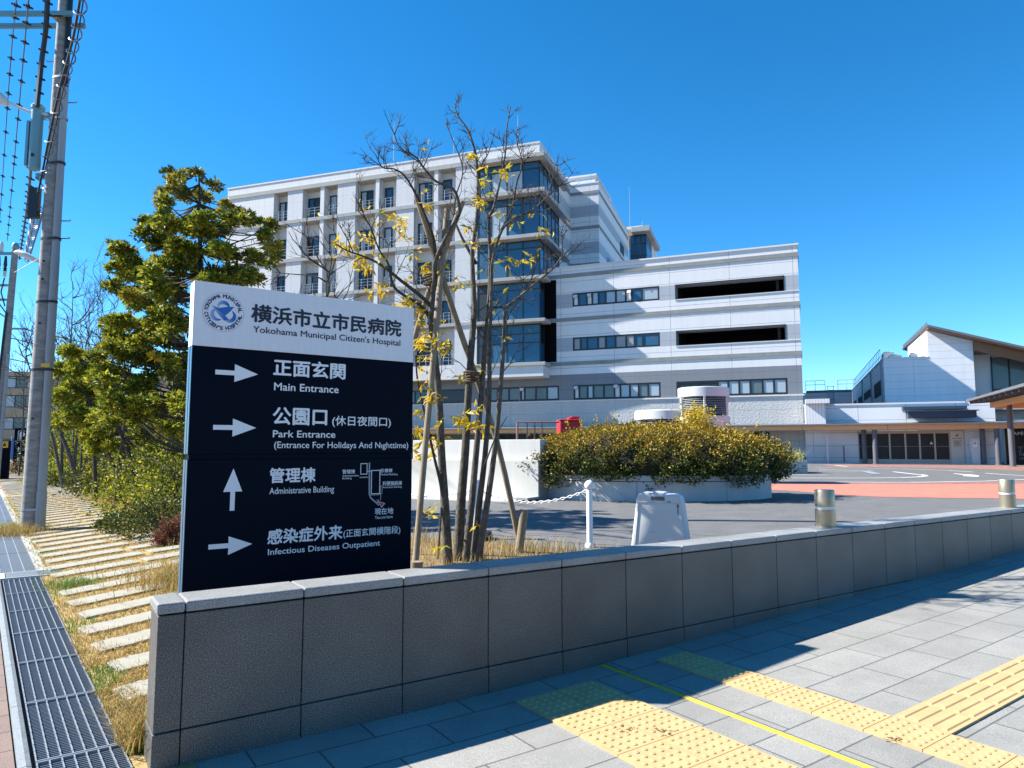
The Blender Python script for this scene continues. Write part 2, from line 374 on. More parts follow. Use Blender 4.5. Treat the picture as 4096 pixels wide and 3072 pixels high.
M['leaf_ever'] = leafmat('evergreen_leaves', [(0.0, (0.05, 0.085, 0.010)), (0.35, (0.13, 0.165, 0.015)), (0.7, (0.26, 0.27, 0.025)), (1.0, (0.50, 0.42, 0.035))], 0.45, 0.42)
M['leaf_gold'] = leafmat('yellowing_leaves', [(0.0, (0.10, 0.13, 0.015)), (0.5, (0.26, 0.24, 0.025)), (1.0, (0.46, 0.33, 0.03))], 0.4, 0.3)
M['leaf_lime'] = leafmat('lime_leaves', [(0.0, (0.08, 0.13, 0.014)), (0.4, (0.20, 0.24, 0.02)), (0.8, (0.34, 0.34, 0.03)), (1.0, (0.48, 0.40, 0.04))], 0.5, 0.42)
M['leaf_yellow'] = leafmat('yellow_leaves', [(0.0, (0.55, 0.34, 0.02)), (0.6, (0.68, 0.48, 0.03)), (1.0, (0.36, 0.38, 0.03))], 0.45, 0.4)
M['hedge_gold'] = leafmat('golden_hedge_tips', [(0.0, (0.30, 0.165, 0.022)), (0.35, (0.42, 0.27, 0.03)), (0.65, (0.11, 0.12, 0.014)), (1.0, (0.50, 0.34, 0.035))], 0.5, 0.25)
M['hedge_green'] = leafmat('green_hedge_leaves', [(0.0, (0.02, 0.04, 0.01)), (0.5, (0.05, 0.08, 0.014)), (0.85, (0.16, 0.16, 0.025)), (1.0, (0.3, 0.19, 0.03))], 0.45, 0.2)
M['leaf_orange'] = leafmat('fallen_orange_leaves', [(0.0, (0.30, 0.12, 0.04)), (0.5, (0.42, 0.20, 0.06)), (1.0, (0.22, 0.11, 0.05))], 0.8, 0.2)
M['leaf_red'] = leafmat('reddish_leaves', [(0.0, (0.20, 0.06, 0.04)), (0.5, (0.14, 0.08, 0.04)), (1.0, (0.28, 0.10, 0.06))], 0.6, 0.2)
M['strap'] = leafmat('strap_leaves', [(0.0, (0.30, 0.30, 0.12)), (0.5, (0.42, 0.40, 0.2)), (1.0, (0.2, 0.24, 0.08))], 0.6, 0.3)
M['blue'] = mat('blue_cloth', (0.02, 0.14, 0.48), 0.7)
M['amber'] = mat('yellow_label', (0.75, 0.47, 0.02), 0.5)
M['lamp_glow'] = bpy.data.materials.new('ceiling_lamp_glow'); M['lamp_glow'].use_nodes = True
_b = M['lamp_glow'].node_tree.nodes['Principled BSDF']; _b.inputs['Emission Color'].default_value = (1, 0.75, 0.4, 1); _b.inputs['Emission Strength'].default_value = 1.2

# ------------------------------------------------------------------ lettering
TEXT_CACHE = {}
def text_mesh(body, x0, x1, zbase, height, matl, name, parent, yfront=-0.003, bold=0.012):
    """flat lettering on the plane y = yfront, between x0 and x1, ink bottom at zbase, ink height as given"""
    c = bpy.data.curves.new('lettering', 'FONT'); c.body = body; c.size = 1.0; c.resolution_u = 3
    t = bpy.data.objects.new('lettering_source', c); COL.objects.link(t)
    bpy.context.view_layer.update()
    dg = bpy.context.evaluated_depsgraph_get()
    me = bpy.data.meshes.new_from_object(t.evaluated_get(dg))
    bpy.data.objects.remove(t); bpy.data.curves.remove(c)
    n = len(me.vertices); co = np.empty(n * 3, np.float32); me.vertices.foreach_get('co', co); co = co.reshape(-1, 3)
    F = [tuple(p.vertices) for p in me.polygons]; bpy.data.meshes.remove(me)
    mn, mx = co.min(0), co.max(0)
    sx, sz = (x1 - x0) / (mx[0] - mn[0]), height / (mx[1] - mn[1])
    mb = MB()
    for k, (ox, oz) in enumerate([(0, 0), (bold, 0), (-bold, 0), (0, bold), (0, -bold)] if bold else [(0, 0)]):
        mb.add([(x0 + (p[0] - mn[0] + ox) * sx, yfront - 0.0001 * k, zbase + (p[1] - mn[1] + oz) * sz) for p in co], F)
    return mb.build(name, matl, parent)

# ------------------------------------------------------------------ ground, paving, plaza
def grid(name, m, xs, ys, zf, dz=0.0, keep=None):
    V = [(x, y, zf(x, y) + dz) for y in ys for x in xs]; nx = len(xs)
    F = []
    for j in range(len(ys) - 1):
        for i in range(nx - 1):
            if keep is None or keep((xs[i] + xs[i + 1]) / 2, (ys[j] + ys[j + 1]) / 2): F.append((j * nx + i, j * nx + i + 1, (j + 1) * nx + i + 1, (j + 1) * nx + i))
    return np_mesh(name, V, F, m, smooth=True)
def axis(fine0, fine1, step, far):
    a = list(np.arange(fine0, fine1 + 1e-6, step)); d = step
    while a[-1] < far: d *= 1.35; a.append(a[-1] + d)
    d = step
    while a[0] > -far: d *= 1.35; a.insert(0, a[0] - d)
    return a
def side(x, y):
    q = Vector((x, y)) - W0
    return q.dot(WD), q.dot(WN)
def zbase(x, y):
    a, b = side(x, y)
    return -0.09 if b < 0.45 else zg(x, y)
xs = axis(-14, 14, 0.35, 900); ys = axis(-2, 26, 0.35, 1500)
struct(grid('ground', M['soil'], xs, ys, zbase, -0.03))

# asphalt forecourt behind the wall
def plaza_keep(x, y):
    a, b = side(x, y)
    return b > 0.44 and y > 4.5 and x > -4.5 and (y > 9.0 or x > 0.2)
pxs = list(np.arange(-8, 16, 0.3)) + list(np.arange(16, 110, 3.0)); pys = list(np.arange(4, 20, 0.3)) + list(np.arange(20, 90, 2.5))
struct(grid('forecourt', M['asphalt'], pxs, pys, zg, 0.004, plaza_keep))

def sheet(name, m, pix, z, dz):
    pts = [on(x, y, z) for x, y in pix]
    mb = MB(); mb.add([(p.x, p.y, z + dz) for p in pts], [tuple(range(len(pts)))]); return mb.build(name, m)
Z3 = lambda x, y: (3000 + x / 2.0182, 1700 + y / 2.0182)
def zl(p): return zg(p.x, p.y)
def gsheet(name, m, pix, dz):
    """a coloured area laid on the forecourt, following its height"""
    P = []
    for x, y in pix:
        z = 0.37
        for _ in range(6): q = on(x, y, z); z = zl(q)
        P.append((q.x, q.y))
    x0, x1 = min(p[0] for p in P), max(p[0] for p in P); y0, y1 = min(p[1] for p in P), max(p[1] for p in P)
    mb = MB(); mb.add([(p[0], p[1], zg(*p) + dz) for p in P], [tuple(range(len(P)))]); return mb.build(name, m)
struct(gsheet('red_paving', M['red_asphalt'], [Z3(*p) for p in [(-200, 470), (140, 478), (700, 480), (1300, 481), (2000, 478), (2600, 470), (2600, 604), (2212, 598), (1600, 591), (1000, 580), (650, 560), (300, 530), (-200, 520)]], 0.010))
struct(gsheet('faded_red_paving', M['faded_red'], [Z3(*p) for p in [(-200, 458), (700, 466), (1400, 464), (2600, 452), (2600, 468), (2000, 476), (1300, 480), (700, 479), (-200, 474)]], 0.008))
struct(gsheet('far_red_paving', M['faded_red'], [Z3(*p) for p in [(560, 318), (1200, 320), (2212, 330), (2700, 335), (2700, 392), (2212, 372), (1900, 357), (1300, 344), (700, 338)]], 0.008))
def line_mark(pix, w=0.13, closed=False, dz=0.014):
    P = []
    for x, y in pix:
        z = 0.37
        for _ in range(6): q = on(x, y, z); z = zl(q)
        P.append(Vector((q.x, q.y, 0)))
    mb = MB()
    for a, b in zip(P[:-1], P[1:]):
        d = (b - a).normalized(); nn = Vector((-d.y, d.x, 0)) * (w / 2); a2 = a - d * w * 0.2; b2 = b + d * w * 0.2
        mb.quad(*[(p.x, p.y, zg(p.x, p.y) + dz) for p in (a2 - nn, b2 - nn, b2 + nn, a2 + nn)]); dz += 0.0004
    return struct(mb.build('road_marking', M['marking']))
line_mark([Z3(*p) for p in [(-150, 446), (230, 456), (700, 463), (1300, 466), (1900, 456), (2212, 444), (2500, 436)]], 0.16)
line_mark([Z3(*p) for p in [(100, 428), (400, 431), (700, 431), (1000, 431), (1220, 428), (1360, 422), (1420, 414), (1400, 406), (1330, 400), (1160, 380)]], 0.2)
line_mark([Z3(*p) for p in [(560, 361), (800, 366), (990, 372)]], 0.18)
line_mark([Z3(*p) for p in [(530, 346), (900, 350), (1250, 356), (1600, 369), (1800, 382)]], 0.16)
line_mark([Z3(*p) for p in [(1900, 391), (2050, 402), (2212, 412), (2400, 424)]], 0.16)
line_mark([Z3(*p) for p in [(690, 327), (785, 337)]], 0.2)
line_mark([Z3(*p) for p in [(220, 404), (620, 406)]], 0.14)
line_mark([Z3(*p) for p in [(560, 372), (880, 377)]], 0.14)
struct(gsheet('road_marking', M['marking'], [Z3(*p) for p in [(1640, 394), (1770, 404), (1800, 405), (1850, 412), (1845, 421), (1720, 416), (1725, 410), (1745, 408), (1650, 398)]], 0.02))
struct(gsheet('road_marking', M['map_grey'], [Z3(*p) for p in [(890, 376), (960, 376), (1070, 398), (985, 398)]], 0.02))

# grey slab pavement in front of the wall (its own axes run along and across the wall)
mb = MB(); A = list(np.arange(-3.2, 26, 0.31))
for i in range(len(A) - 1):
    for b0, b1 in ((-3.4, 0.02), (-9, -3.4)):
        mb.add([(A[i], b0, zp(A[i])), (A[i + 1], b0, zp(A[i + 1])), (A[i + 1], b1, zp(A[i + 1])), (A[i], b1, zp(A[i]))], [(0, 1, 2, 3)])
pv = struct(mb.build('pavement', M['paving'], None, (W0.x, W0.y, 0), WA))

def tactile_tile(a0, b0, size=0.297, bars=False):
    mb = MB(); h = 0.010
    mb.box(-size / 2, size / 2, -size / 2, size / 2, -0.02, h)
    if not bars:
        for i in range(5):
            for j in range(5):
                mb.lathe([(0.0155, h), (0.0145, h + 0.003), (0.0095, h + 0.0055), (0.0001, h + 0.006)], ((i - 2) * 0.057, (j - 2) * 0.057), 10)
    else:
        for j in range(4):
            y = (j - 1.5) * 0.073
            v = [(-0.137, y - 0.017, h), (0.137, y - 0.017, h), (0.137, y + 0.017, h), (-0.137, y + 0.017, h), (-0.124, y - 0.009, h + 0.006), (0.124, y - 0.009, h + 0.006), (0.124, y + 0.009, h + 0.006), (-0.124, y + 0.009, h + 0.006)]
            mb.add(v, [(4, 5, 6, 7), (0, 1, 5, 4), (1, 2, 6, 5), (2, 3, 7, 6), (3, 0, 4, 7)])
    return mb
def lay(proto, a, b, rot=0):
    o = proto.copy(); COL.objects.link(o)
    p = wab(a, b, zp(a) + 0.002); o.location = p; o.rotation_euler = (0, -math.atan((zp(a + .1) - zp(a - .1)) / .2), WA + rot); return struct(o)
dome = tactile_tile(0, 0).build('tactile_paving', M['tactile']); bar = tactile_tile(0, 0, bars=True).build('tactile_paving', M['tactile'])
for j in range(7):
    b = -0.385 - j * 0.302
    for a in (1.975, 2.277): lay(dome, a, b)
for j in range(9): lay(dome, 3.216, -0.335 - j * 0.302)
for i in range(16): lay(bar, 3.216 + 0.302 * (i + 1), -1.845)
bpy.data.objects.remove(dome); bpy.data.objects.remove(bar)
mb = MB(); mb.box(2.684, 2.716, -4.2, -0.02, -0.02, 0.006)
struct(mb.build('paving_divider', M['yellow'], None, (W0.x, W0.y, zp(2.7)), WA))
mb = MB(); mb.box(2.7165, 2.726, -4.2, -0.02, -0.02, 0.008)
struct(mb.build('paving_divider', M['steel'], None, (W0.x, W0.y, zp(2.7)), WA))

# ------------------------------------------------------------------ granite wall
ZT = 0.783
wallt = thing('granite_wall', 'long low dark granite wall with paler coping along the slab pavement', 'wall', (W0.x, W0.y, 0), WA)
L = 0.592; AE = 20.0
mb = MB(); mb.box(-0.115, AE, 0.012, 0.238, -0.15, ZT - 0.062); mb.build('wall_core', M['joint'], wallt)
mb = MB()
mb.box(-0.122, -0.0025, 0.0, 0.25, 0.172, ZT - 0.060)
k = 0
while k * L < AE:
    mb.box(k * L + 0.0025, (k + 1) * L - 0.0025, 0.0, 0.25, 0.172, ZT - 0.060); k += 1
mb.build('facing_panel', M['granite'], wallt, bevel=0.004)
mb = MB()
mb.box(-0.126, -0.0025, -0.006, 0.256, -0.1, 0.167)
k = 0
while k * L < AE:
    mb.box(k * L + 0.0025, (k + 1) * L - 0.0025, -0.006, 0.256, -0.1, 0.167); k += 1
mb.build('plinth', M['granite'], wallt, bevel=0.004)
mb = MB()
mb.box(-0.128, -0.0025, -0.004, 0.254, ZT - 0.052, ZT)
k = 0
while k * L < AE:
    mb.box(k * L + 0.0025, (k + 1) * L - 0.0025, -0.004, 0.254, ZT - 0.052, ZT); k += 1
mb.build('coping', M['granite_top'], wallt, bevel=0.009)

# ------------------------------------------------------------------ light bollards on the wall
def bollard(a, b, label):
    p = wab(a, b, ZT)
    t = thing('bollard_light', label, 'bollard light', p, 0.3, 'steel light bollards on the wall')
    r = 0.0925
    MB().lathe([(r + 0.002, 0.0), (r + 0.002, 0.006), (r, 0.008), (r, 0.168)], n=40).build('lower_sleeve', M['stainless'], t)
    MB().lathe([(r - 0.006, 0.1685), (r - 0.006, 0.1965)], n=40).build('lens_ring', M['lens'], t)
    MB().lathe([(r, 0.197), (r, 0.352), (r - 0.004, 0.358), (0.0001, 0.360)], n=40).build('cap', M['stainless'], t)
    MB().lathe([(0.004, 0), (0.004, 0.003)], n=10).build('screw', M['black'], t).location = (-0.02, -r - 0.0005, 0.06)
    return t
bollard(5.745, 0.255 - 0.093, 'brushed steel light bollard on the wall coping nearer the grey barrier')
bollard(9.80, 0.25 - 0.093, 'brushed steel light bollard on the wall coping farther from the grey barrier')

# ------------------------------------------------------------------ direction sign
SA = R(35.4)
sign = thing('direction_sign', 'large white and navy hospital direction sign with arrows behind the granite wall', 'sign', (-2.19, 4.75, 0), SA)
SW, TH = 1.688, 0.13
def sheetbox(x0, x1, z0, z1, m, name, y0=0.0, y1=TH): return MB().box(x0, x1, y0, y1, z0, z1).build(name, m, sign, bevel=0.003)
for y0, y1 in ((0.0, 0.052), (0.068, TH)):
    sheetbox(0, SW, 2.247, 2.70, M['signwhite'], 'header_panel', y0, y1)
    sheetbox(0, SW, 1.502, 2.2465, M['navy'], 'main_panel', y0, y1)
    sheetbox(0, SW, 0.02, 1.464, M['navy'], 'lower_panel', y0, y1)
sheetbox(0.006, SW - 0.006, 1.4645, 1.5015, M['navy'], 'seam_strip', 0.006, TH - 0.006)
sheetbox(0.01, SW - 0.01, 0.02, 2.69, M['ink'], 'core', 0.0525, 0.0675)
for y0, y1 in ((0.0, 0.0512), (0.0688, TH)):
    MB().box(-0.004, -0.0005, y0 + 0.002, y1, 0.02, 1.4635).build('edge_trim', M['navy_edge'], sign)
    MB().box(-0.004, -0.0005, y0 + 0.002, y1, 1.5025, 2.2455).build('edge_trim', M['navy_edge'], sign)
    MB().box(-0.004, -0.0005, y0 + 0.002, y1, 2.2475, 2.699).build('edge_trim', M['signwhite'], sign)
def tx(body, x0, x1, zb, zt_, m='letter', bold=0.02, desc=False):
    h = zt_ - zb
    if desc: zb -= 0.27 * h; h *= 1.27
    return text_mesh(body, x0, x1, zb, h, M[m], 'lettering', sign, -0.002, bold)
tx('横浜市立市民病院', 0.384, 1.570, 2.452, 2.581, 'ink', 0.03)
tx("Yokohama Municipal Citizen's Hospital", 0.398, 1.566, 2.374, 2.423, 'ink', 0.012, True)
tx('正面玄関', 0.553, 1.099, 2.073, 2.194, bold=0.026)
tx('Main Entrance', 0.560, 1.049, 1.964, 2.019, bold=0.012)
tx('公園口', 0.558, 0.961, 1.715, 1.839, bold=0.026)
tx('（休日夜間口）'.replace('（', '(').replace('）', ')'), 1.005, 1.492, 1.704, 1.791, bold=0.012)
tx('Park Entrance', 0.562, 1.031, 1.622, 1.672, bold=0.012)
tx('(Entrance For Holidays And Nıghttime)', 0.573, 1.650, 1.529, 1.591, bold=0.008)
tx('管理棟', 0.549, 0.884, 1.294, 1.399, bold=0.026)
tx('Administrative Building', 0.550, 1.031, 1.212, 1.259, bold=0.006, desc=True)
tx('感染症外来', 0.548, 1.104, 0.859, 0.962, bold=0.026)
tx('(正面玄関横階段)', 1.114, 1.590, 0.858, 0.927, bold=0.010)
tx('Infectious Diseases Outpatient', 0.553, 1.416, 0.783, 0.826, bold=0.010, desc=True)
tx('現在地', 1.368, 1.526, 1.024, 1.073, bold=0.012)
tx('You are here', 1.370, 1.521, 0.991, 1.014, bold=0.006)
tx('管理棟', 1.095, 1.197, 1.348, 1.380, bold=0.012)
tx('Administrative', 1.096, 1.228, 1.326, 1.340, bold=0.006)
tx('Building', 1.096, 1.170, 1.303, 1.320, bold=0.006)
tx('診療棟', 1.410, 1.512, 1.351, 1.382, bold=0.012)
tx('Medical Building', 1.411, 1.559, 1.325, 1.343, bold=0.006)
tx('利便施設棟', 1.430, 1.599, 1.248, 1.282, bold=0.012)
tx('Amenities Building', 1.431, 1.599, 1.224, 1.242, bold=0.006)
def flat(polys, m, name, y=-0.002, parent=None):
    mb = MB()
    for p in polys: mb.add([(x, y, z) for x, z in p], [tuple(range(len(p)))])
    return mb.build(name, m, parent or sign)
for z in (2.0715, 1.687, 0.8725):
    flat([[(0.152, z - 0.0165), (0.281, z - 0.0165), (0.281, z - 0.063), (0.442, z), (0.281, z + 0.063), (0.281, z + 0.0165), (0.152, z + 0.0165)]], M['letter'], 'arrow')
flat([[(0.2815, 1.110), (0.313, 1.110), (0.313, 1.241), (0.361, 1.241), (0.297, 1.402), (0.234, 1.241), (0.2815, 1.241)]], M['letter'], 'arrow')
def frame(x0, x1, z0, z1, w): return [[(x0, z0), (x1, z0), (x1, z0 + w), (x0, z0 + w)], [(x0, z1 - w), (x1, z1 - w), (x1, z1), (x0, z1)], [(x0, z0 + w), (x0 + w, z0 + w), (x0 + w, z1 - w), (x0, z1 - w)], [(x1 - w, z0 + w), (x1, z0 + w), (x1, z1 - w), (x1 - w, z1 - w)]]
flat([[(1.313, 1.185), (1.325, 1.185), (1.321, 1.431), (1.309, 1.431)], [(1.313, 1.185), (1.325, 1.185), (1.337, 1.160), (1.327, 1.152)][::1], [(1.327, 1.152), (1.337, 1.160), (1.408, 1.101), (1.399, 1.092)], [(1.236, 1.313), (1.309, 1.313), (1.309, 1.322), (1.236, 1.322)]], M['map_grey'], 'site_map')
flat(frame(1.241, 1.298, 1.340, 1.426, 0.005) + frame(1.331, 1.408, 1.184, 1.372, 0.006) + frame(1.411, 1.427, 1.186, 1.247, 0.002) + frame(1.385, 1.397, 1.120, 1.142, 0.002) + [[(1.298, 1.362), (1.331, 1.362), (1.331, 1.366), (1.298, 1.366)], [(1.325, 1.176), (1.416, 1.178), (1.416, 1.180), (1.325, 1.178)], [(1.413, 1.135), (1.4155, 1.135), (1.418, 1.186), (1.4155, 1.186)]], M['letter'], 'site_map', -0.0028)
flat([[(1.393, 1.131), (1.424, 1.076), (1.453, 1.109)]], M['letter'], 'map_pointer', -0.0032)
flat([[(1.400, 1.126), (1.424, 1.083), (1.446, 1.108)]], M['map_red'], 'map_pointer', -0.0040)
# emblem: ring, three crescents, wing, circular lettering
EX, EZ = 0.1905, 2.497
em = bpy.data.objects.new('emblem', None); COL.objects.link(em); em.parent = sign; em.location = (EX, 0, EZ)
def ringpoly(r0, r1, n=64, y=-0.002, a0=0.0, a1=2 * math.pi):
    mb = MB(); vs = []
    for i in range(n + 1):
        a = a0 + (a1 - a0) * i / n; vs += [(r0 * math.cos(a), y, r0 * math.sin(a)), (r1 * math.cos(a), y, r1 * math.sin(a))]
    mb.add(vs, [(2 * i, 2 * i + 1, 2 * i + 3, 2 * i + 2) for i in range(n)]); return mb
ringpoly(0.0001, 0.137).build('emblem_disc', M['signwhite'], em)
ringpoly(0.1365, 0.1385, y=-0.0024).build('emblem_ring', M['map_grey'], em)
def crescent(cx, cz, r, mid, span, y):
    mb = MB(); vs = []; n = 28
    for i in range(n + 1):
        u = i / n; a = R(mid + span * (u - 0.5)); w = 0.027 * math.sin(math.pi * u) ** 0.7 + 0.0005
        ri = r - w
        vs += [(cx + ri * math.cos(a), y, cz + ri * math.sin(a)), (cx + r * math.cos(a), y, cz + r * math.sin(a))]
    mb.add(vs, [(2 * i, 2 * i + 1, 2 * i + 3, 2 * i + 2) for i in range(n)]); return mb
crescent(-0.001, 0.041, 0.042, 90, 225, -0.0026).build('emblem_crescent', M['emblem'], em)
crescent(-0.043, -0.022, 0.044, 205, 225, -0.0027).build('emblem_crescent', M['emblem'], em)
crescent(0.043, -0.026, 0.044, -40, 225, -0.0028).build('emblem_crescent', M['emblem'], em)
flat([[(-0.080, 0.042), (-0.020, -0.002), (0.012, -0.024), (0.046, 0.010), (0.072, 0.046), (0.030, 0.042), (-0.004, 0.034), (-0.036, 0.026)]], M['emblem_blue'], 'emblem_wing', -0.0034, em)
flat([[(-0.080, 0.042), (-0.034, -0.016), (0.006, -0.060), (0.040, -0.050), (0.012, -0.024), (-0.020, -0.002)]], M['emblem'], 'emblem_wing', -0.0038, em)
def arc_text(s, r, a_mid, step, top, size):
    n = len(s)
    for i, ch in enumerate(s):
        if ch == ' ': continue
        off = (i - (n - 1) / 2) * step
        a = R(a_mid - off) if top else R(a_mid + off)
        wd = size * (0.42 if ch in "I'" else (1.15 if ch in 'MO' else 0.95)) * 0.5
        hh = size if ch != "'" else size * 0.4
        o = text_mesh(ch, -wd * 0.8 if ch not in "I'" else -size * 0.1, wd * 0.8 if ch not in "I'" else size * 0.1, (-size / 2) if ch != "'" else size * 0.1, hh, M['emblem_ink'], 'emblem_letter', em, -0.003, 0.05)
        o.location = (r * math.cos(a), 0, r * math.sin(a))
        o.rotation_euler = (0, -(a - R(90)) if top else -(a + R(90)), 0)
arc_text('YOKOHAMA MUNICIPAL', 0.1145, 92, 9.7, True, 0.0245)
arc_text("CITIZEN'S HOSPITAL", 0.1145, 270, 9.4, False, 0.0245)

# ------------------------------------------------------------------ hospital building
HB = R(-21.94); C0 = Vector((22.963, 55.0, 0))
hosp = thing('hospital_building', 'large white hospital block with a balconied ward tower, glass corner and striped lower wing', 'building', C0, HB)
TM = Matrix.Rotation(-HB, 4, 'Z') @ Matrix.Translation(Vector((2.52, 61.89, 0)) - C0) @ Matrix.Rotation(R(-19.3), 4, 'Z')   # ward tower axes inside the building's

def facade(mb, x0, x1, z0, z1, holes, matfn, depth=0.25, y=0.0, xcuts=(), zcuts=(), soffit_mi=None):
    """wall face on plane y with openings (x0,x1,z0,z1) whose reveals run back by depth"""
    X = sorted({x0, x1, *xcuts, *[h[0] for h in holes], *[h[1] for h in holes]}); X = [x for x in X if x0 - 1e-6 <= x <= x1 + 1e-6]
    Zs = sorted({z0, z1, *zcuts, *[h[2] for h in holes], *[h[3] for h in holes]}); Zs = [z for z in Zs if z0 - 1e-6 <= z <= z1 + 1e-6]
    for i in range(len(X) - 1):
        for j in range(len(Zs) - 1):
            cx, cz = (X[i] + X[i + 1]) / 2, (Zs[j] + Zs[j + 1]) / 2
            if any(h[0] < cx < h[1] and h[2] < cz < h[3] for h in holes): continue
            mb.quad((X[i], y, Zs[j]), (X[i + 1], y, Zs[j]), (X[i + 1], y, Zs[j + 1]), (X[i], y, Zs[j + 1]), matfn(cx, cz))
    for h in holes:
        d = h[4] if len(h) > 4 else depth
        a, b, c, e = h[:4]; cz = (c + e) / 2
        mb.quad((a, y, c), (a, y + d, c), (a, y + d, e), (a, y, e), matfn(a - .05, cz)); mb.quad((b, y + d, c), (b, y, c), (b, y, e), (b, y + d, e), matfn(b + .05, cz))
        mb.quad((a, y, c), (b, y, c), (b, y + d, c), (a, y + d, c), matfn((a + b) / 2, c - .02))
        mi = soffit_mi if soffit_mi is not None else matfn((a + b) / 2, e + .02)
        mb.quad((a, y + d, e), (b, y + d, e), (b, y, e), (a, y, e), mi)
    return mb

# --- striped wing
STR = [(0, 'rough'), (5.80, 'wall_grey'), (8.14, 'wall_white'), (8.95, 'band'), (9.28, 'wall_white'), (10.22, 'wall_pale'), (11.46, 'wall_white'), (12.95, 'band'), (13.27, 'wall_white'), (14.18, 'wall_pale'), (15.45, 'wall_white'), (16.95, 'band'), (17.29, 'wall_white')]
WM = ['rough', 'wall_grey', 'wall_white', 'wall_pale', 'band']
def wing_mat(x, z):
    k = 'rough'
    for z0, n_ in STR:
        if z >= z0: k = n_
    if k == 'wall_pale' and not (x > -11.1 or x < -18.85): k = 'wall_white'
    return WM.index(k)
wins0 = [(-18.85, -11.14, 5.87, 7.17), (-9.82, -1.10, 5.86, 7.16), (-23.95, -20.2, 5.87, 7.19), (-27.5, -24.05, 5.87, 7.19), (-36.5, -29.2, 5.87, 7.19), (-46, -39, 5.87, 7.19)]
holesW = wins0 + [(-18.88, -11.09, 14.25, 15.49), (-18.88, -11.11, 10.24, 11.46), (-9.71, -1.12, 14.22, 15.42, 1.2), (-9.72, -1.14, 10.24, 11.43, 1.2), (-22.6, -20.41, 9.33, 12.94, 0.3), (-22.6, -20.41, 13.29, 16.9, 0.3)]
mb = facade(facade(MB(), -60, -24, 0, 7.9, [w for w in wins0 if w[1] < -24], wing_mat, 0.14, 0, zcuts=[s_[0] for s_ in STR]), -24, 0, 0, 17.93, [w for w in holesW if w[1] > -24], wing_mat, 0.14, 0, zcuts=[s[0] for s in STR], xcuts=(-18.85, -11.1))
for zb0, zb1, nm in [(a[0], b[0], a[1]) for a, b in zip(STR, STR[1:] + [(17.93, '')])]:
    mb.quad((0, 0, zb0), (0, 40, zb0), (0, 40, zb1), (0, 0, zb1), WM.index(nm))
mb.quad((-60, 6, 0), (-60, 0, 0), (-60, 0, 7.9), (-60, 6, 7.9), 2)
mb.build('wall', [M[k] for k in WM], hosp, label='striped wall of the lower wing')
mb = MB()
for z0, z1, xl in ((8.95, 9.28, -21.2), (12.95, 13.27, -20.4), (16.95, 17.29, -20.4)): mb.box(xl, 0.07, -0.07, -0.002, z0, z1); mb.box(0.002, 0.07, 0, 40, z0, z1)
mb.build('concrete_band', M['band'], hosp)
mb = MB(); mb.box(-21.4, 0.09, -0.09, -0.002, 17.87, 18.0); mb.box(-21.0, 0.05, 0.0, 40, 17.94, 17.98); mb.box(-60, 0.12, -0.11, -0.002, 5.72, 5.82)
for z in (14.12, 10.14): mb.box(-9.8, 0.03, -0.06, -0.002, z, z + 0.06)
mb.build('ledge', M['plain_white'], hosp)
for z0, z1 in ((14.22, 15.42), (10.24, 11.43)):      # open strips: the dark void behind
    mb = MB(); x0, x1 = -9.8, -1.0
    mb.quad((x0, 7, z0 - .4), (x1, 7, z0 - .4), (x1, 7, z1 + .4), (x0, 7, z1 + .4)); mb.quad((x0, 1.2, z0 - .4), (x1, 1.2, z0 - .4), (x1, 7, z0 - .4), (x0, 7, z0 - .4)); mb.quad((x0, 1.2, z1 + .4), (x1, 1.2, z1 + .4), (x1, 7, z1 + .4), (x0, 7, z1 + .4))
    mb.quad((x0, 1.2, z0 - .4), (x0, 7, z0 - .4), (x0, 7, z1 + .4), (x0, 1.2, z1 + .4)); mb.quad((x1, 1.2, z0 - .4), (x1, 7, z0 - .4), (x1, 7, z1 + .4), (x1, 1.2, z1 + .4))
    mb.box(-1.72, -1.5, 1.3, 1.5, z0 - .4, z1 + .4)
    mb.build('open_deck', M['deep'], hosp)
    mb = MB()
    for a, b, c, d in ((-9.76, -1.08, z0 - .05, z0 + .0), (-9.76, -1.08, z1, z1 + .05), (-9.76, -9.71, z0, z1), (-1.13, -1.08, z0, z1)): mb.box(a, b, -0.03, 0.1, c, d)
    mb.build('opening_trim', M['darkframe'], hosp)
for z0, z1 in ((9.33, 12.94), (13.29, 16.9)):
    mb = MB(); mb.box(-22.6, -20.41, 0.22, 0.3, z0, z1)
    for k in range(int((z1 - z0) / 0.16)): mb.box(-22.55, -20.45, 0.17, 0.219, z0 + 0.05 + k * 0.16, z0 + 0.1 + k * 0.16)
    mb.build('louvre', M['void'], hosp)

def window(x0, x1, z0, z1, y, splits, kinds, parent=hosp, Mx=None, transom=(), fw=0.15, sill=True):
    """framed window; splits are fractions of the width, kinds the pane material of each light"""
    X = [x0 + fw / 2 + (x1 - x0 - fw) * s for s in [0] + list(splits) + [1]]
    mb = MB(Mx)
    mb.box(x0, x1, y - 0.05, y + 0.06, z0, z0 + fw); mb.box(x0, x1, y - 0.05, y + 0.06, z1 - fw, z1)
    for x in X: mb.box(x - fw / 2, x + fw / 2, y - 0.047, y + 0.057, z0 + fw, z1 - fw)
    for t in transom: mb.box(x0 + fw, x1 - fw, y - 0.043, y + 0.053, t - fw / 2, t + fw / 2)
    f = mb.build('window', M['darkframe'], parent)
    names = sorted(set(kinds)); names = [k for k in names if k != 'none']
    pb = MB(Mx)
    for i, k in enumerate(kinds):
        if k == 'none': continue
        pb.quad((X[i] + fw / 2, y, z0 + fw), (X[i + 1] - fw / 2, y, z0 + fw), (X[i + 1] - fw / 2, y, z1 - fw), (X[i] + fw / 2, y, z1 - fw), names.index(k))
    p = pb.build('pane', [M[k] for k in names], f)
    return f
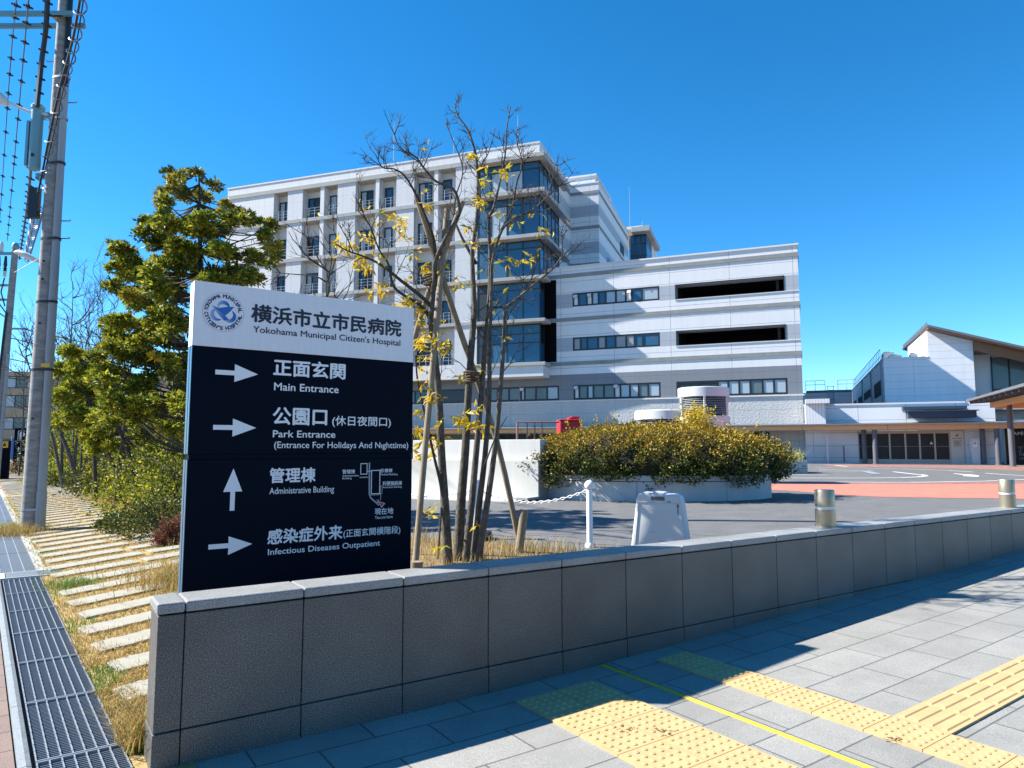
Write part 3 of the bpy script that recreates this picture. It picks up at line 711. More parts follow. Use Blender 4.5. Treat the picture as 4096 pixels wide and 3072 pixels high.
def vent_hood(x, z, y):
    mb = MB(); mb.add([(x - .16, y - .24, z - .1), (x + .16, y - .24, z - .1), (x + .16, y, z - .1), (x - .16, y, z - .1), (x - .16, y - .14, z + .16), (x + .16, y - .14, z + .16), (x + .16, y, z + .2), (x - .16, y, z + .2)], [(3, 2, 1, 0), (4, 5, 6, 7), (0, 1, 5, 4), (1, 2, 6, 5), (2, 3, 7, 6), (3, 0, 4, 7)])
    mb.build('vent_hood', M['lampwhite'], hosp)
G, P_, W_, S_, D_ = 'glass', 'glass_pale', 'plain_white', 'glass_grey', 'glass_dark'
window(-18.88, -11.09, 14.25, 15.49, 0.06, (.065, .165, .23, .305, .39, .51, .625, .695, .81), (W_, G, W_, P_, G, P_, P_, W_, G, P_))
for x in (-18.6, -17.3, -13.7): vent_hood(x, 15.15, 0.0)
window(-18.88, -11.11, 10.24, 11.46, 0.06, (.085, .165, .295, .385, .5, .625, .72, .815), (S_, G, G, S_, G, S_, S_, G, G))
window(-18.85, -11.14, 5.87, 7.17, 0.06, (.06, .16, .23, .355, .48, .55, .66, .76, .87), (W_, 'glass_green', P_, 'glass_green', 'glass_green', W_, P_, P_, 'glass_green', P_))
for x in (-18.6, -15.0): vent_hood(x, 6.9, 0.0)
window(-9.82, -1.10, 5.86, 7.16, 0.06, (.10, .18, .30, .385, .48, .58, .68, .79, .89), (D_, D_, D_, D_, P_, P_, P_, 'glass_green', P_, P_))
window(-27.5, -20.2, 5.87, 7.19, 0.06, (.17, .33, .50, .545, .70, .85), ('glass_green', 'glass_green', 'glass_green', W_, 'glass_green', 'glass_green', P_))
vent_hood(-23.75, 6.9, 0.0)
window(-36.5, -29.2, 5.87, 7.19, 0.06, (.2, .4, .6), ('glass_green', G, 'glass_green', D_))
window(-46, -39, 5.87, 7.19, 0.06, (.2, .4, .6, .8), (G, G, 'glass_green', D_, D_))
for x, z in ((-11.75, 15.05), (-11.75, 11.05)):
    mb = MB(); mb.add([(x - .1, 0.052, z + .09), (x + .1, 0.052, z + .09), (x, 0.052, z - .09)], [(0, 2, 1)]); mb.build('rescue_mark', M['red'], hosp)

# --- ward tower (own axes through TM: x along the front, right end 0; y into the building)
FL = [(9.30, 12.93), (13.25, 16.83), (17.20, 20.70), (21.12, 24.80), (25.20, 28.28)]     # clear heights floor to soffit
SUB = [(-29.25, -27.5), (-25.65, -23.5), (-23.05, -21.45), (-19.35, -17.05), (-16.63, -14.73), (-12.77, -10.61), (-10.2, -8.36)]
BD = 1.0
holesT = [(a, b, c, d, BD) for a, b in SUB for c, d in FL] + [(-6.05, 0.0, 9.0, 28.25, 0.02)]
def tower_mat(x, z):
    if z > 28.75: return 0
    for p0, p1 in ((-27.5, -25.65), (-21.45, -19.35), (-14.73, -12.77), (-8.36, -6.05)):
        if p0 < x < p1: return 1
    return 0
mb = facade(MB(TM), -35.3, 0.0, 7.95, 29.6, holesT, tower_mat, BD, 0, zcuts=(28.75,), xcuts=(-27.5, -25.65, -21.45, -19.35, -14.73, -12.77, -8.36, -6.05), soffit_mi=2)
mb.quad((0, 6.5, 9.0), (0, 11.3, 9.0), (0, 11.3, 28.3), (0, 6.5, 28.3), 0); mb.quad((0, 0, 28.3), (0, 11.3, 28.3), (0, 11.3, 29.6), (0, 0, 29.6), 0)
mb.quad((-35.3, 30, 7.95), (-35.3, 0, 7.95), (-35.3, 0, 29.6), (-35.3, 30, 29.6), 0); mb.quad((-35.3, 0, 7.95), (-35.3, 12, 7.95), (0, 12, 7.95), (0, 0, 7.95), 2)
mb.quad((0, 0, 7.95), (0, 11.3, 7.95), (0, 11.3, 9.0), (0, 0, 9.0), 0)
mb.quad((-35.3, 0, 29.3), (0, 0, 29.3), (0, 30, 29.3), (-35.3, 30, 29.3), 2)
mb.build('wall', [M['tower_white'], M['tower_pale'], M['conc']], hosp, label='white ward tower wall with recessed balconies')
mb = MB(TM); mb.box(-39, -35.3, 4, 30, 6, 28.7); mb.build('wall', M['tower_white'], hosp, label='lower rear block at the left end of the tower')
mb = MB(TM); mb.quad((-30, BD, 8.5), (-7, BD, 8.5), (-7, BD, 29), (-30, BD, 29)); mb.build('balcony_wall', M['plain_white'], hosp)
mb = MB(TM); mb.box(-35.36, 0.05, -0.05, -0.002, 29.52, 29.66); mb.box(0.002, 0.05, 0, 11.3, 29.52, 29.66); mb.build('parapet_cap', M['plain_white'], hosp)
mb = MB(TM)
for z0, z1 in ((28.3, 28.72), (24.82, 25.18), (20.72, 21.1), (16.85, 17.18), (12.95, 13.23)): mb.box(-35.3, -6.1, -0.09, -0.003, z0, z1)
mb.build('concrete_band', M['conc'], hosp)
for bi, (a, b) in enumerate(SUB):
    for fi, (c, d) in enumerate(FL):
        w0, w1 = (a + 0.06, a + 1.48) if bi in (1, 3, 5, 0) else (a + 0.12, a + 1.02)
        window(w0, w1, c + 0.22, c + 2.4, BD - 0.07, (.5,) if w1 - w0 > 1.1 else (), (random.choice([G, P_, G, D_]), random.choice([G, D_, D_, P_])) if w1 - w0 > 1.1 else (random.choice([P_, G]),), hosp, TM, fw=0.13)
        mb = MB(TM)
        for zz in (0.45, 0.75, 1.05): mb.tube([(a, 0.12, c + zz), (b, 0.12, c + zz)], 0.016, 6)
        for t in range(4): x = a + 0.05 + (b - a - .1) * t / 3; mb.tube([(x, 0.12, c), (x, 0.12, c + 1.05)], 0.02, 6)
        mb.build('railing', M['rail'], hosp)
# glass corner, storey by storey
SLB = [(8.84, 9.14), (12.75, 13.04), (16.62, 16.93), (20.45, 20.78), (24.58, 24.95), (27.86, 28.25)]
mb = MB(TM); mb.box(-6.25, 0.5, -0.75, 2.6, 7.9, 8.838); mb.build('wall', M['plain_white'], hosp, label='white box under the glass corner')
for si, (z0, z1) in enumerate(SLB):
    yb = 8.4 if si >= 3 else 1.0
    mb = MB(TM); mb.slab([(-6.2, -0.92), (0.72, -0.92), (0.72, yb), (-0.1, yb), (-0.1, 0.4), (-6.2, 0.4)], z0, z1); mb.build('floor_slab', M['conc'], hosp, bevel=0.02)
XM = [-6.05, -4.7, -3.15, -1.6, 0.0]
for si in range(5):
    z0, z1 = SLB[si][1], SLB[si + 1][0]
    ys_ = 6.5 if si >= 2 else 1.3
    tr = [z1 - 0.72] if si > 0 else [z1 - 0.9, z0 + 1.9]
    mb = MB(TM)
    for x in XM: mb.box(x - .05, x + .05, -0.03 if x else -0.06, 0.06, z0, z1)
    for t in tr + [z0 + 0.08, z1 - 0.08]: mb.box(-6.05, -0.06, -0.025, 0.055, t - .05, t + .05)
    YM = [1.3 * k for k in range(1, 6)] if si >= 2 else []
    for y in YM + [ys_]: mb.box(-0.06, 0.03, y - .05, y + .05, z0, z1)
    for t in tr + [z0 + 0.08, z1 - 0.08]: mb.box(-0.055, 0.025, 0.06, ys_, t - .05, t + .05)
    f = mb.build('glazing', M['darkframe'], hosp)
    pb = MB(TM); kinds = ['glass', 'glass_pale', 'glass_blue', 'glass_dark']
    rows = sorted([z0] + tr + [z1])
    for i in range(4):
        for j in range(len(rows) - 1):
            k = 0
            if si >= 2 and i == 3: k = 2
            elif si == 4 and j == 0 and i > 0: k = 1
            elif si in (2, 3) and random.random() < 0.18 and j == 0: k = 1
            elif i == 0 and si < 2: k = 3
            pb.quad((XM[i], 0.0, rows[j]), (XM[i + 1], 0.0, rows[j]), (XM[i + 1], 0.0, rows[j + 1]), (XM[i], 0.0, rows[j + 1]), k)
    yy = [0.0] + YM + ([ys_] if ys_ not in YM else [])
    for i in range(len(yy) - 1):
        for j in range(len(rows) - 1): pb.quad((-0.02, yy[i], rows[j]), (-0.02, yy[i + 1], rows[j]), (-0.02, yy[i + 1], rows[j + 1]), (-0.02, yy[i], rows[j + 1]), 0 if j == 0 else 3)
    pb.build('pane', [M[k] for k in kinds], f)
# stripes on the tower's right wall and the stepped rear block
ST2 = [(7, 'wall_pale'), (13.3, 'wall_white'), (17.95, 'wall_pale'), (19.2, 'wall_white'), (20.62, 'band'), (20.97, 'wall_white'), (21.95, 'wall_pale'), (23.2, 'wall_white'), (24.62, 'band'), (24.95, 'wall_white'), (25.95, 'wall_pale'), (27.18, 'wall_white'), (28.4, 'band'), (28.72, 'wall_white')]
SM = ['wall_white', 'wall_pale', 'band']
mb = MB(TM); tops = [s[0] for s in ST2[1:]] + [29.58]
for (z0, nm), z1 in zip(ST2, tops):
    i = SM.index(nm)
    mb.quad((0, 11.3, z0), (3.04, 11.3, z0), (3.04, 11.3, z1), (0, 11.3, z1), i); mb.quad((3.04, 11.3, z0), (3.04, 29.0, z0), (3.04, 29.0, z1), (3.04, 11.3, z1), i)
    mb.quad((0.004, 6.55, z0), (0.004, 11.3, z0), (0.004, 11.3, z1), (0.004, 6.55, z1), i)
mb.quad((0, 11.3, 29.4), (3.04, 11.3, 29.4), (3.04, 29, 29.4), (0, 29, 29.4), 0)
mb.build('wall', [M[k] for k in SM], hosp, label='stepped block with grey stripes behind the glass corner')
mb = MB(TM)
for z0, z1 in ((20.62, 20.97), (24.62, 24.95), (28.4, 28.72)): mb.box(0.0, 3.10, 11.24, 11.298, z0, z1); mb.box(3.042, 3.10, 11.3, 29, z0, z1); mb.box(0.006, 0.06, 6.6, 11.238, z0, z1)
mb.build('concrete_band', M['band'], hosp)
mb = MB(TM); mb.box(0.0, 3.09, 11.25, 11.299, 29.52, 29.64); mb.box(3.041, 3.09, 11.3, 29, 29.52, 29.64); mb.build('parapet_cap', M['plain_white'], hosp)
mb = MB(TM); mb.box(-3, 2.55, 12.0, 20, 29.4, 30.62); mb.box(-3.1, 2.7, 11.9, 20.1, 30.62, 30.8); mb.build('roof_house', M['wall_white'], hosp)
for y0, y1, z0, z1 in ((23.3, 26.0, 25.3, 26.6), (15.6, 17.8, 21.2, 22.6)):
    mb = MB(TM); mb.box(3.045, 3.07, y0, y1, z0, z1); f = mb.build('window', M['darkframe'], hosp)
    mb = MB(TM); mb.quad((3.072, y0 + .15, z0 + .12), (3.072, y1 - .15, z0 + .12), (3.072, y1 - .15, z1 - .12), (3.072, y0 + .15, z1 - .12)); mb.build('pane', M['glass_dark'], f)
# glass lookout at the rear
mb = MB(TM); mb.box(3.05, 5.5, 31.6, 42, 30.2, 30.9); mb.build('roof_slab', M['conc'], hosp, bevel=0.03)
mb = MB(TM); mb.box(-2, 4.4, 32.6, 42, 30.9, 31.3); mb.build('roof_house', M['plain_white'], hosp)
mb = MB(TM); mb.box(2.6, 4.8, 33.2, 33.24, 15, 25.0); mb.quad((4.8, 33.2, 15), (4.8, 50, 15), (4.8, 50, 30.2), (4.8, 33.2, 30.2)); mb.build('wall', M['plain_white'], hosp)
mb = MB(TM)
for x in (2.6, 3.35, 4.1, 4.78): mb.box(x - .05, x + .05, 33.0, 33.1, 22, 30.2)
for z in (27.4, 29.0, 30.1, 25.6): mb.box(2.6, 4.78, 33.01, 33.09, z - .05, z + .05)
for y in (34.2, 35.4, 36.6, 37.8): mb.box(4.76, 4.86, y - .05, y + .05, 22, 30.2)
for z in (27.4, 29.0): mb.box(4.77, 4.85, 33.1, 37.8, z - .05, z + .05)
f = mb.build('glazing', M['darkframe'], hosp)
mb = MB(TM); mb.quad((2.6, 33.12, 22), (4.78, 33.12, 22), (4.78, 33.12, 30.2), (2.6, 33.12, 30.2)); mb.quad((4.84, 33.12, 22), (4.84, 37.8, 22), (4.84, 37.8, 30.2), (4.84, 33.12, 30.2)); mb.build('pane', M['glass'], f)
# lightning rods
for x, y, zt_, zb_ in ((-16.2, 2, 35.0, 29.4), (-10.4, 4, 33.4, 29.4), (-8.2, 6, 32.6, 29.4), (-2.77, 2, 33.6, 29.4), (3.3, 29.2, 35.5, 18.0), (4.2, 34, 32.4, 31.2), (-6.8, 8, 32.2, 29.4)):
    mb = MB(TM); mb.tube([(x, y, zb_), (x, y, zb_ + (zt_ - zb_) * .5), (x, y, zt_)], [0.04, 0.03, 0.015], 8); mb.build('lightning_rod', M['conduit'], hosp)

# ------------------------------------------------------------------ entrance link, low roofs
ent = thing('entrance_building', 'low white entrance building with glass doors under the timber canopy', 'building', C0 + Vector((math.sin(HB) * 3.8, -math.cos(HB) * 3.8, 0.086)), HB)
ent.scale = (0.943, 1.0, 0.944)
EY = 3.5; PZ = 0.40
holesE = [(3.96, 11.36, PZ, 2.96)]
mb = facade(MB(), 0.05, 13.4, PZ - 0.2, 5.12, holesE, lambda x, z: 0, 0.3, EY)
mb.quad((13.4, EY, PZ), (13.4, 16, PZ), (13.4, 16, 5.12), (13.4, EY, 5.12)); mb.quad((0.15, EY, 5.05), (13.4, EY, 5.05), (13.4, 14, 5.05), (0.15, 14, 5.05))
mb.build('wall', joints('entrance_panels', (0.72, 0.73, 0.745), (0.34, 0.34, 0.36), 3.4, 1.0, 0.02, 'xz', 0.0, (-0.65, 0.18), 0.6, 0.03), ent)
mb = MB(); mb.box(0.0, 11.5, EY - 0.06, EY - 0.002, 5.04, 5.18); mb.build('parapet_cap', M['plain_white'], ent)
mb = MB(); mb.box(0.12, 1.9, 1.6, 3.4, 5.15, 5.5); mb.box(0.12, 1.6, 2.3, 3.44, 3.0, 5.15)
mb.build('side_lobby', joints('ribbed_metal', (0.66, 0.66, 0.67), (0.45, 0.45, 0.46), 0.22, 9, 0.02, 'xz', 0, (0, 0), 0.5, 0.03), ent)
mb = MB(); mb.box(7.16, 11.42, EY - 0.9, EY - 0.003, 4.56, 4.78); mb.build('signage_box', M['navybox'], ent, label='thin dark upper fascia over the entrance')
mb = MB(); mb.box(7.3, 11.75, 1.4, EY - 0.905, 3.85, 4.34); mb.box(7.1, 11.9, 1.25, EY - 0.9, 4.34, 4.40); mb.build('signage_box', M['navybox'], ent, label='dark blue box fascia projecting over the entrance')
mb = MB()
for x in (3.98, 5.3, 6.23, 7.33, 8.32, 9.35, 10.36, 11.33): mb.box(x - .06, x + .06, EY + 0.12, EY + 0.24, PZ, 2.96)
mb.box(3.98, 11.33, EY + 0.13, EY + 0.23, 2.72, 2.95); mb.box(3.98, 11.33, EY + 0.13, EY + 0.23, PZ, PZ + 0.30)
dr = mb.build('door_screen', M['alu'], ent)
mb = MB(); mb.quad((3.98, EY + .18, PZ), (10.4, EY + .18, PZ), (10.4, EY + .18, 2.9), (3.98, EY + .18, 2.9)); mb.build('pane', M['glass_dark'], dr)
mb = MB()
for i in range(36):
    x = 4.1 + i * 0.175
    mb.box(x, x + 0.06, EY + 0.174, EY + 0.178, 1.70, 1.73)
mb.build('safety_dots', M['letter'], dr)
mb = MB(); mb.add([(9.0, EY + .172, 1.88), (9.22, EY + .172, 1.88), (9.11, EY + .172, 2.1)], [(0, 1, 2)]); mb.build('door_mark', M['letter'], dr)
mb = MB(); mb.box(10.42, 11.27, EY + 0.08, EY + 0.16, PZ, 2.9); nb = mb.build('notice_panel', mat('cream_panel', (0.66, 0.62, 0.54), 0.5, var=0.04), ent)
text_mesh('横浜市立市民病院', 10.52, 11.15, 2.28, 0.085, M['ink'], 'lettering', nb, EY + 0.076, 0.02)
mb = ringpoly(0.075, 0.13, 30, EY + 0.075, 0.3, 2.2); ringpoly(0.075, 0.13, 30, EY + 0.075, 2.4, 4.3)
for a0 in (0.4, 2.5, 4.6):
    r_ = ringpoly(0.03, 0.10, 14, EY + 0.075, a0, a0 + 1.5); o_ = r_.build('emblem', M['ink'], nb); o_.location = (10.84, 0, 2.55)
mb = MB()
for a, b, c, d in ((10.6, 11.1, 1.72, 1.74), (10.6, 11.1, 2.16, 2.18), (10.6, 10.62, 1.74, 2.16), (11.08, 11.1, 1.74, 2.16)): mb.box(a, b, EY + 0.073, EY + 0.079, c, d)
for k, w in enumerate((0.28, 0.36, 0.36, 0.3)): mb.box(10.67, 10.67 + w, EY + 0.073, EY + 0.079, 2.06 - k * 0.085, 2.095 - k * 0.085)
mb.build('notice_print', M['ink'], nb)
# notice stand by the wall
st = thing('notice_stand', 'pale acrylic notice stand with a poster beside the entrance doors', 'notice stand', C0 + Vector((math.cos(HB) * 11.15 + math.sin(HB) * 0.95, math.sin(HB) * 11.15 - math.cos(HB) * 0.95, PZ)), HB)
MB().box(-.30, .30, -.02, .02, 0.9, 1.85).build('upper_panel', M['plastic'], st)
MB().prism([(-.22, 0.03), (.26, 0.03), (.26, .85), (.30, .9), (-.30, .9), (-.22, .85)], -.03, .03).build('stand_body', M['plastic'], st)
MB().box(-.28, .3, -.2, .2, 0, 0.03).build('base', M['plastic'], st)
MB().box(-.13, .14, -.027, -.021, 1.25, 1.68).build('poster', M['letter'], st)
ringpoly(0.05, 0.09, 24, -0.03).build('poster_mark', M['emblem_ink'], st).location = (0, 0, 1.52)

# long covered walk along the front
def wloc(x, y, z=PZ): return C0 + Vector((math.cos(HB) * x - math.sin(HB) * y, math.sin(HB) * x + math.cos(HB) * y, z))
cn = thing('covered_walkway', 'long flat grey roof with an orange timber fascia along the hospital front', 'canopy', C0, HB)
mb = MB(); mb.add([(-46, -2.35, 3.27), (17, -2.35, 3.27), (17, 2.2, 3.5), (-46, 2.2, 3.5), (-46, -2.35, 3.36), (17, -2.35, 3.36), (17, 2.2, 3.66), (-46, 2.2, 3.66)], [(3, 2, 1, 0), (4, 5, 6, 7), (0, 1, 5, 4), (1, 2, 6, 5), (2, 3, 7, 6), (3, 0, 4, 7)])
mb.build('roof', M['roof_grey'], cn)
mb = MB()
for k in range(11): mb.box(-46 + k * 5.73 + .015, -46 + (k + 1) * 5.73 - .015, -2.08, -1.96, 2.93, 3.25)
mb.build('fascia_beam', M['wood'], cn)
mb = MB()
for k in range(43): mb.box(-45 + k * 1.45, -44.9 + k * 1.45, -1.95, 2.0, 3.05, 3.26)
mb.build('rafters', M['wood_dark'], cn)
for x in (-40.9, -33.3, -25.7, -18.1, -10.5, -2.9, 4.72, 12.3):
    for y, dx in ((-1.9, 0), (-0.8, -0.62 if x > 0 else -0.3)):
        if y > 0 and x < -30: continue
        o = MB().lathe([(0.24, 0), (0.24, 0.03), (0.17, 0.05), (0.17, 2.85)], n=20).build('column', M['col_grey'], cn); o.location = (x + dx + (0.15 if y > 0 and x > 10 else 0), y, PZ)
# ground-floor shopfront behind the walk
mb = MB(); mb.box(-46, -0.2, 0.0, -0.004, 0.4, 2.9) if False else mb.box(-46, -2.6, -0.03, -0.004, 0.4, 2.85); f = mb.build('shopfront', M['glass_dark'], hosp)
mb = MB()
for k in range(24): mb.box(-45.8 + k * 1.8, -45.7 + k * 1.8, -0.07, -0.031, 0.4, 2.85)
mb.box(-46, -2.6, -0.068, -0.031, 2.2, 2.28); mb.build('mullion', M['darkframe'], f)

# low side fence by the entrance
fn = thing('metal_fence', 'low grey metal fence with one tall white post beside the entrance wall', 'fence', wloc(0.0, -0.9), HB)
mb = MB(); mb.box(0.1, 2.7, -.02, .02, 1.28, 1.33); mb.box(0.1, 2.7, -.02, .02, 0.12, 0.16)
for k in range(22): mb.box(0.12 + k * .12, 0.135 + k * .12, -.01, .01, 0.16, 1.28)
mb.build('bars', M['galv'], fn); MB().box(1.5, 1.62, -.06, .06, 0, 2.15).build('tall_post', M['plain_white'], fn); MB().box(2.64, 2.74, -.05, .05, 0, 1.36).build('end_post', M['col_grey'], fn)
MB().box(1.9, 3.3, -.2, .2, 0, 0.12).build('base_block', M['kerb'], fn)

# ------------------------------------------------------------------ gabled building at the right
an = thing('gabled_building', 'white building with a sloping timber-edged roof at the right of the entrance', 'building', C0, HB)
AY = 9.0
slope = 0.335
def rz(x): return 11.70 - slope * (x - 10.15)
AW = joints('boarded_wall', (0.70, 0.71, 0.725), (0.40, 0.40, 0.43), 12.0, 0.62, 0.012, 'xz', 0.0, (3.0, 0.1), 0.6, 0.04)
AWS = joints('boarded_wall_side', (0.70, 0.71, 0.725), (0.40, 0.40, 0.43), 12.0, 0.62, 0.012, 'yz', 0.0, (3.0, 0.1), 0.6, 0.04)
mb = MB(); mb.add([(6.72, AY, 4.5), (13.45, AY, 0.4), (13.45, AY, rz(13.45)), (10.15, AY, rz(10.15)), (10.15, AY, 9.38), (6.72, AY, 9.38)], [(0, 1, 2, 3, 4, 5)], 0)
mb.quad((6.72, AY, 4.5), (6.72, AY, 9.38), (6.72, 45, 9.38), (6.72, 45, 4.5), 1); mb.quad((6.72, AY, 9.1), (10.15, AY, 9.1), (10.15, 45, 9.1), (6.72, 45, 9.1), 0)
mb.quad((10.15, AY, 9.0), (10.15, 20, 9.0), (10.15, 20, rz(10.15)), (10.15, AY, rz(10.15)), 1)
mb.quad((13.45, AY, 0.4), (13.45, 12.0, 0.4), (13.45, 12.0, rz(13.45)), (13.45, AY, rz(13.45)), 1)
mb.build('wall', [AW, AWS], an)
mb = MB(); mb.prism([(6.66, 9.36), (10.15, 9.36), (10.15, 9.44), (6.66, 9.44)], AY - 0.05, AY - 0.003); mb.box(6.64, 6.715, AY, 45, 9.36, 9.44); mb.build('parapet_cap', M['plain_white'], an)
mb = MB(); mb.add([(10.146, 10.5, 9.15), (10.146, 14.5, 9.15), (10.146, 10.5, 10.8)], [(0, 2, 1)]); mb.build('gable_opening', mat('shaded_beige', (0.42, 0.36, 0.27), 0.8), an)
mb = MB(); mb.add([(x, y, rz(x) + dz) for dz in (0.1, 0.30) for x, y in ((10.05, 7.9), (26, 7.9), (26, 23), (10.05, 23))], [(3, 2, 1, 0), (4, 5, 6, 7), (0, 1, 5, 4), (1, 2, 6, 5), (2, 3, 7, 6), (3, 0, 4, 7)]); mb.build('roof', M['roof_grey'], an)
mb = MB()
for k in range(22): mb.box(10.0, 10.045, 8.0 + k * .66, 8.25 + k * .66, rz(10) + 0.12, rz(10) + 0.50)
mb.build('snow_guard', M['roof_grey'], an)
mb = MB(); mb.add([(x, y, rz(x) + dz) for dz in (-0.02, 0.096) for x, y in ((10.1, 7.95), (26, 7.95), (26, 12.0), (10.1, 12.0))], [(3, 2, 1, 0), (4, 5, 6, 7), (0, 1, 5, 4), (1, 2, 6, 5), (2, 3, 7, 6), (3, 0, 4, 7)]); mb.build('soffit', M['wood_dark'], an)
mb = MB(); mb.add([(x, y, rz(x) + dz) for dz in (-0.85, -0.03) for x, y in ((13.47, 8.7), (26, 8.7), (26, 8.95), (13.47, 8.95))], [(3, 2, 1, 0), (4, 5, 6, 7), (0, 1, 5, 4), (1, 2, 6, 5), (2, 3, 7, 6), (3, 0, 4, 7)]); mb.build('roof_beam', M['wood_dark'], an)
mb = MB(); mb.quad((13.45, 11.0, 0.4), (26, 11.0, 0.4), (26, 11.0, 9.6), (13.45, 11.0, 9.6)); mb.build('recessed_wall', M['plain_white'], an)
mb = MB(); mb.box(15.15, 26, 10.9, 10.996, 5.3, 9.3); mb.build('upper_glazing', M['glass_green'], an)
mb = MB()
for x in (15.1, 16.35, 17.6, 18.85, 20.1): mb.box(x - .05, x + .05, 10.82, 10.899, 5.3, 9.4)
mb.box(15.1, 26, 10.83, 10.899, 6.5, 6.6); mb.build('mullion', M['darkframe'], an)
mb = MB(); mb.box(13.46, 26, 8.6, 10.99, 4.72, 4.98); mb.build('balcony_slab', M['conc'], an)
mb = MB(); mb.box(13.5, 26, 8.65, 8.69, 5.9, 5.95)
for k in range(80): mb.box(13.55 + k * .14, 13.565 + k * .14, 8.66, 8.68, 4.98, 5.9)
mb.build('railing', M['darkframe'], an)
mb = MB()
for y0, y1, z0, z1 in ((11.5, 17.3, 6.4, 7.75), (21, 28, 6.9, 7.7), (30.5, 36, 6.9, 7.7), (39, 43, 6.9, 7.7)): mb.box(6.68, 6.716, y0, y1, z0, z1)
mb.build('side_window', M['deep'], an)
mb = MB()
for y in (10.2, 19.2, 29.2): mb.tube([(6.62, y, 4.6), (6.62, y, 9.3)], 0.06, 8)
mb.build('downpipe', M['conduit'], an)
rl = thing('roof_railing', 'thin grey safety railing along the flat roof edge of the gabled building', 'railing', C0, HB)
mb = MB()
for z in (9.95, 10.65): mb.tube([(6.85, 12.5, z), (6.85, 44.5, z)], 0.03, 6)
for k in range(24): mb.tube([(6.85, 12.5 + k * 1.39, 9.1), (6.85, 12.5 + k * 1.39, 10.65)], 0.02, 6)
mb.build('bars', M['col_grey'], rl)
def ac_unit(x, y, w, d, h, label):
    t = thing('rooftop_unit', label, 'air conditioner', wloc(x, y, 9.1), HB, 'air conditioning units on the flat roof')
    MB().box(-w / 2, w / 2, -d / 2, d / 2, 0, h).build('casing', M['hwhite'], t, bevel=0.02)
    MB().lathe([(min(w, d) * .4, h), (min(w, d) * .42, h + .12), (min(w, d) * .3, h + .13)], n=18).build('fan_cowl', M['hwhite'], t)
    MB().box(-w / 2 - .012, -w / 2 - .002, -d / 2 + .08, d / 2 - .08, .15, h - .15).build('coil_grille', M['col_grey'], t)
ac_unit(7.9, 11.4, 1.0, 1.0, 0.75, 'white rooftop air conditioner with a round fan at the front roof edge')
ac_unit(9.2, 10.3, 0.6, 0.8, 0.7, 'small white rooftop unit beside the gable wall')
ac_unit(7.7, 14.5, 0.9, 1.6, 1.4, 'tall dark-sided rooftop unit behind the safety railing')
rb = thing('rear_block', 'low pale flat-roofed block between the hospital wing and the gabled building', 'building', C0, HB)
MB().box(-8, 6.7, 45, 56, 0.3, 9.2).build('wall', M['wall_white'], rb); MB().box(1.0, 6.7, 44.9, 56.1, 9.2, 9.5).build('roof', M['roof_grey'], rb)
mb = MB()
for x0, x1 in ((0.9, 3.4), (5.0, 7.2)):
    for z in (10.3, 10.85): mb.tube([(x0, 45.1, z), (x1, 45.1, z)], 0.035, 6)
    for t in range(3): x = x0 + (x1 - x0) * t / 2; mb.tube([(x, 45.1, 9.5), (x, 45.1, 10.85)], 0.035, 6)
mb.build('railing', M['conduit'], rb)
mb = MB()
for x in (3.7, 4.4): mb.tube([(x, 44.7, 5), (x, 44.7, 10.1)], 0.035, 6)
for k in range(14): mb.tube([(3.7, 44.7, 5.2 + k * .33), (4.4, 44.7, 5.2 + k * .33)], 0.025, 6)
for z in (8.2, 9.0, 9.9): mb.tube([(4.05 + .5 * math.cos(a), 44.5 + .45 * math.sin(a), z) for a in [R(180 + 20 * i) for i in range(10)]], 0.03, 6)
mb.build('ladder', M['conduit'], rb)
# cafe front
cf = thing('cafe_front', 'glazed cafe front with window lettering behind the grey columns', 'shop front', C0, HB)
mb = MB(); mb.box(13.42, 24, 1.2, 1.26, 0.4, 3.0); mb.build('glazing', M['glass_dark'], cf)
mb = MB()
for x in (13.4, 13.75, 16.2, 18.6): mb.box(x - .06, x + .06, 1.1, 1.198, 0.4, 3.0)
mb.build('mullion', M['plain_white'], cf)
text_mesh('CAFÉ', 13.72, 14.62, 2.52, 0.27, M['letter'], 'lettering', cf, 1.19, 0.02)
for i, (s_, x, z, h_) in enumerate((('G', 14.22, 1.55, .16), ('E', 14.38, 1.5, .2), ('d', 14.26, 1.28, .2), ('R', 14.30, 1.02, .24), ('I', 14.50, 1.0, .22), ('E', 14.6, 1.25, .18), ('d', 14.62, .98, .22), ('A', 14.28, .75, .16), ('R', 14.42, .72, .2), ('e', 14.58, .74, .16), ('L', 13.8, .9, .2), ('C', 14.6, 1.6, .2))):
    text_mesh(s_, x, x + h_ * .75, z, h_, M['map_grey'], 'window_letter', cf, 1.188, 0.0)

# ------------------------------------------------------------------ drop-off canopy nearest at the right
dc = thing('drop_off_canopy', 'pitched grey canopy on a round column with exposed timber rafters at the drop-off', 'canopy', C0, HB)
def rzz(x): return 4.60 + 0.06 * (x - 9.8)
mb = MB(); mb.add([(x, y, rzz(x) + dz) for dz in (0, 0.15) for x, y in ((9.8, -27), (24, -27), (24, -5.9), (9.8, -5.9))], [(3, 2, 1, 0), (4, 5, 6, 7), (0, 1, 5, 4), (1, 2, 6, 5), (2, 3, 7, 6), (3, 0, 4, 7)]); mb.build('roof', M['roof_grey'], dc)
mb = MB()
for k in range(18): y = -6.2 - k * 1.2; mb.add([(x, yy, rzz(x) + dz) for dz in (-0.17, -0.003) for x, yy in ((9.95, y - .06), (24, y - .06), (24, y + .06), (9.95, y + .06))], [(3, 2, 1, 0), (4, 5, 6, 7), (0, 1, 5, 4), (1, 2, 6, 5), (2, 3, 7, 6), (3, 0, 4, 7)])
mb.build('rafters', M['col_grey'], dc)
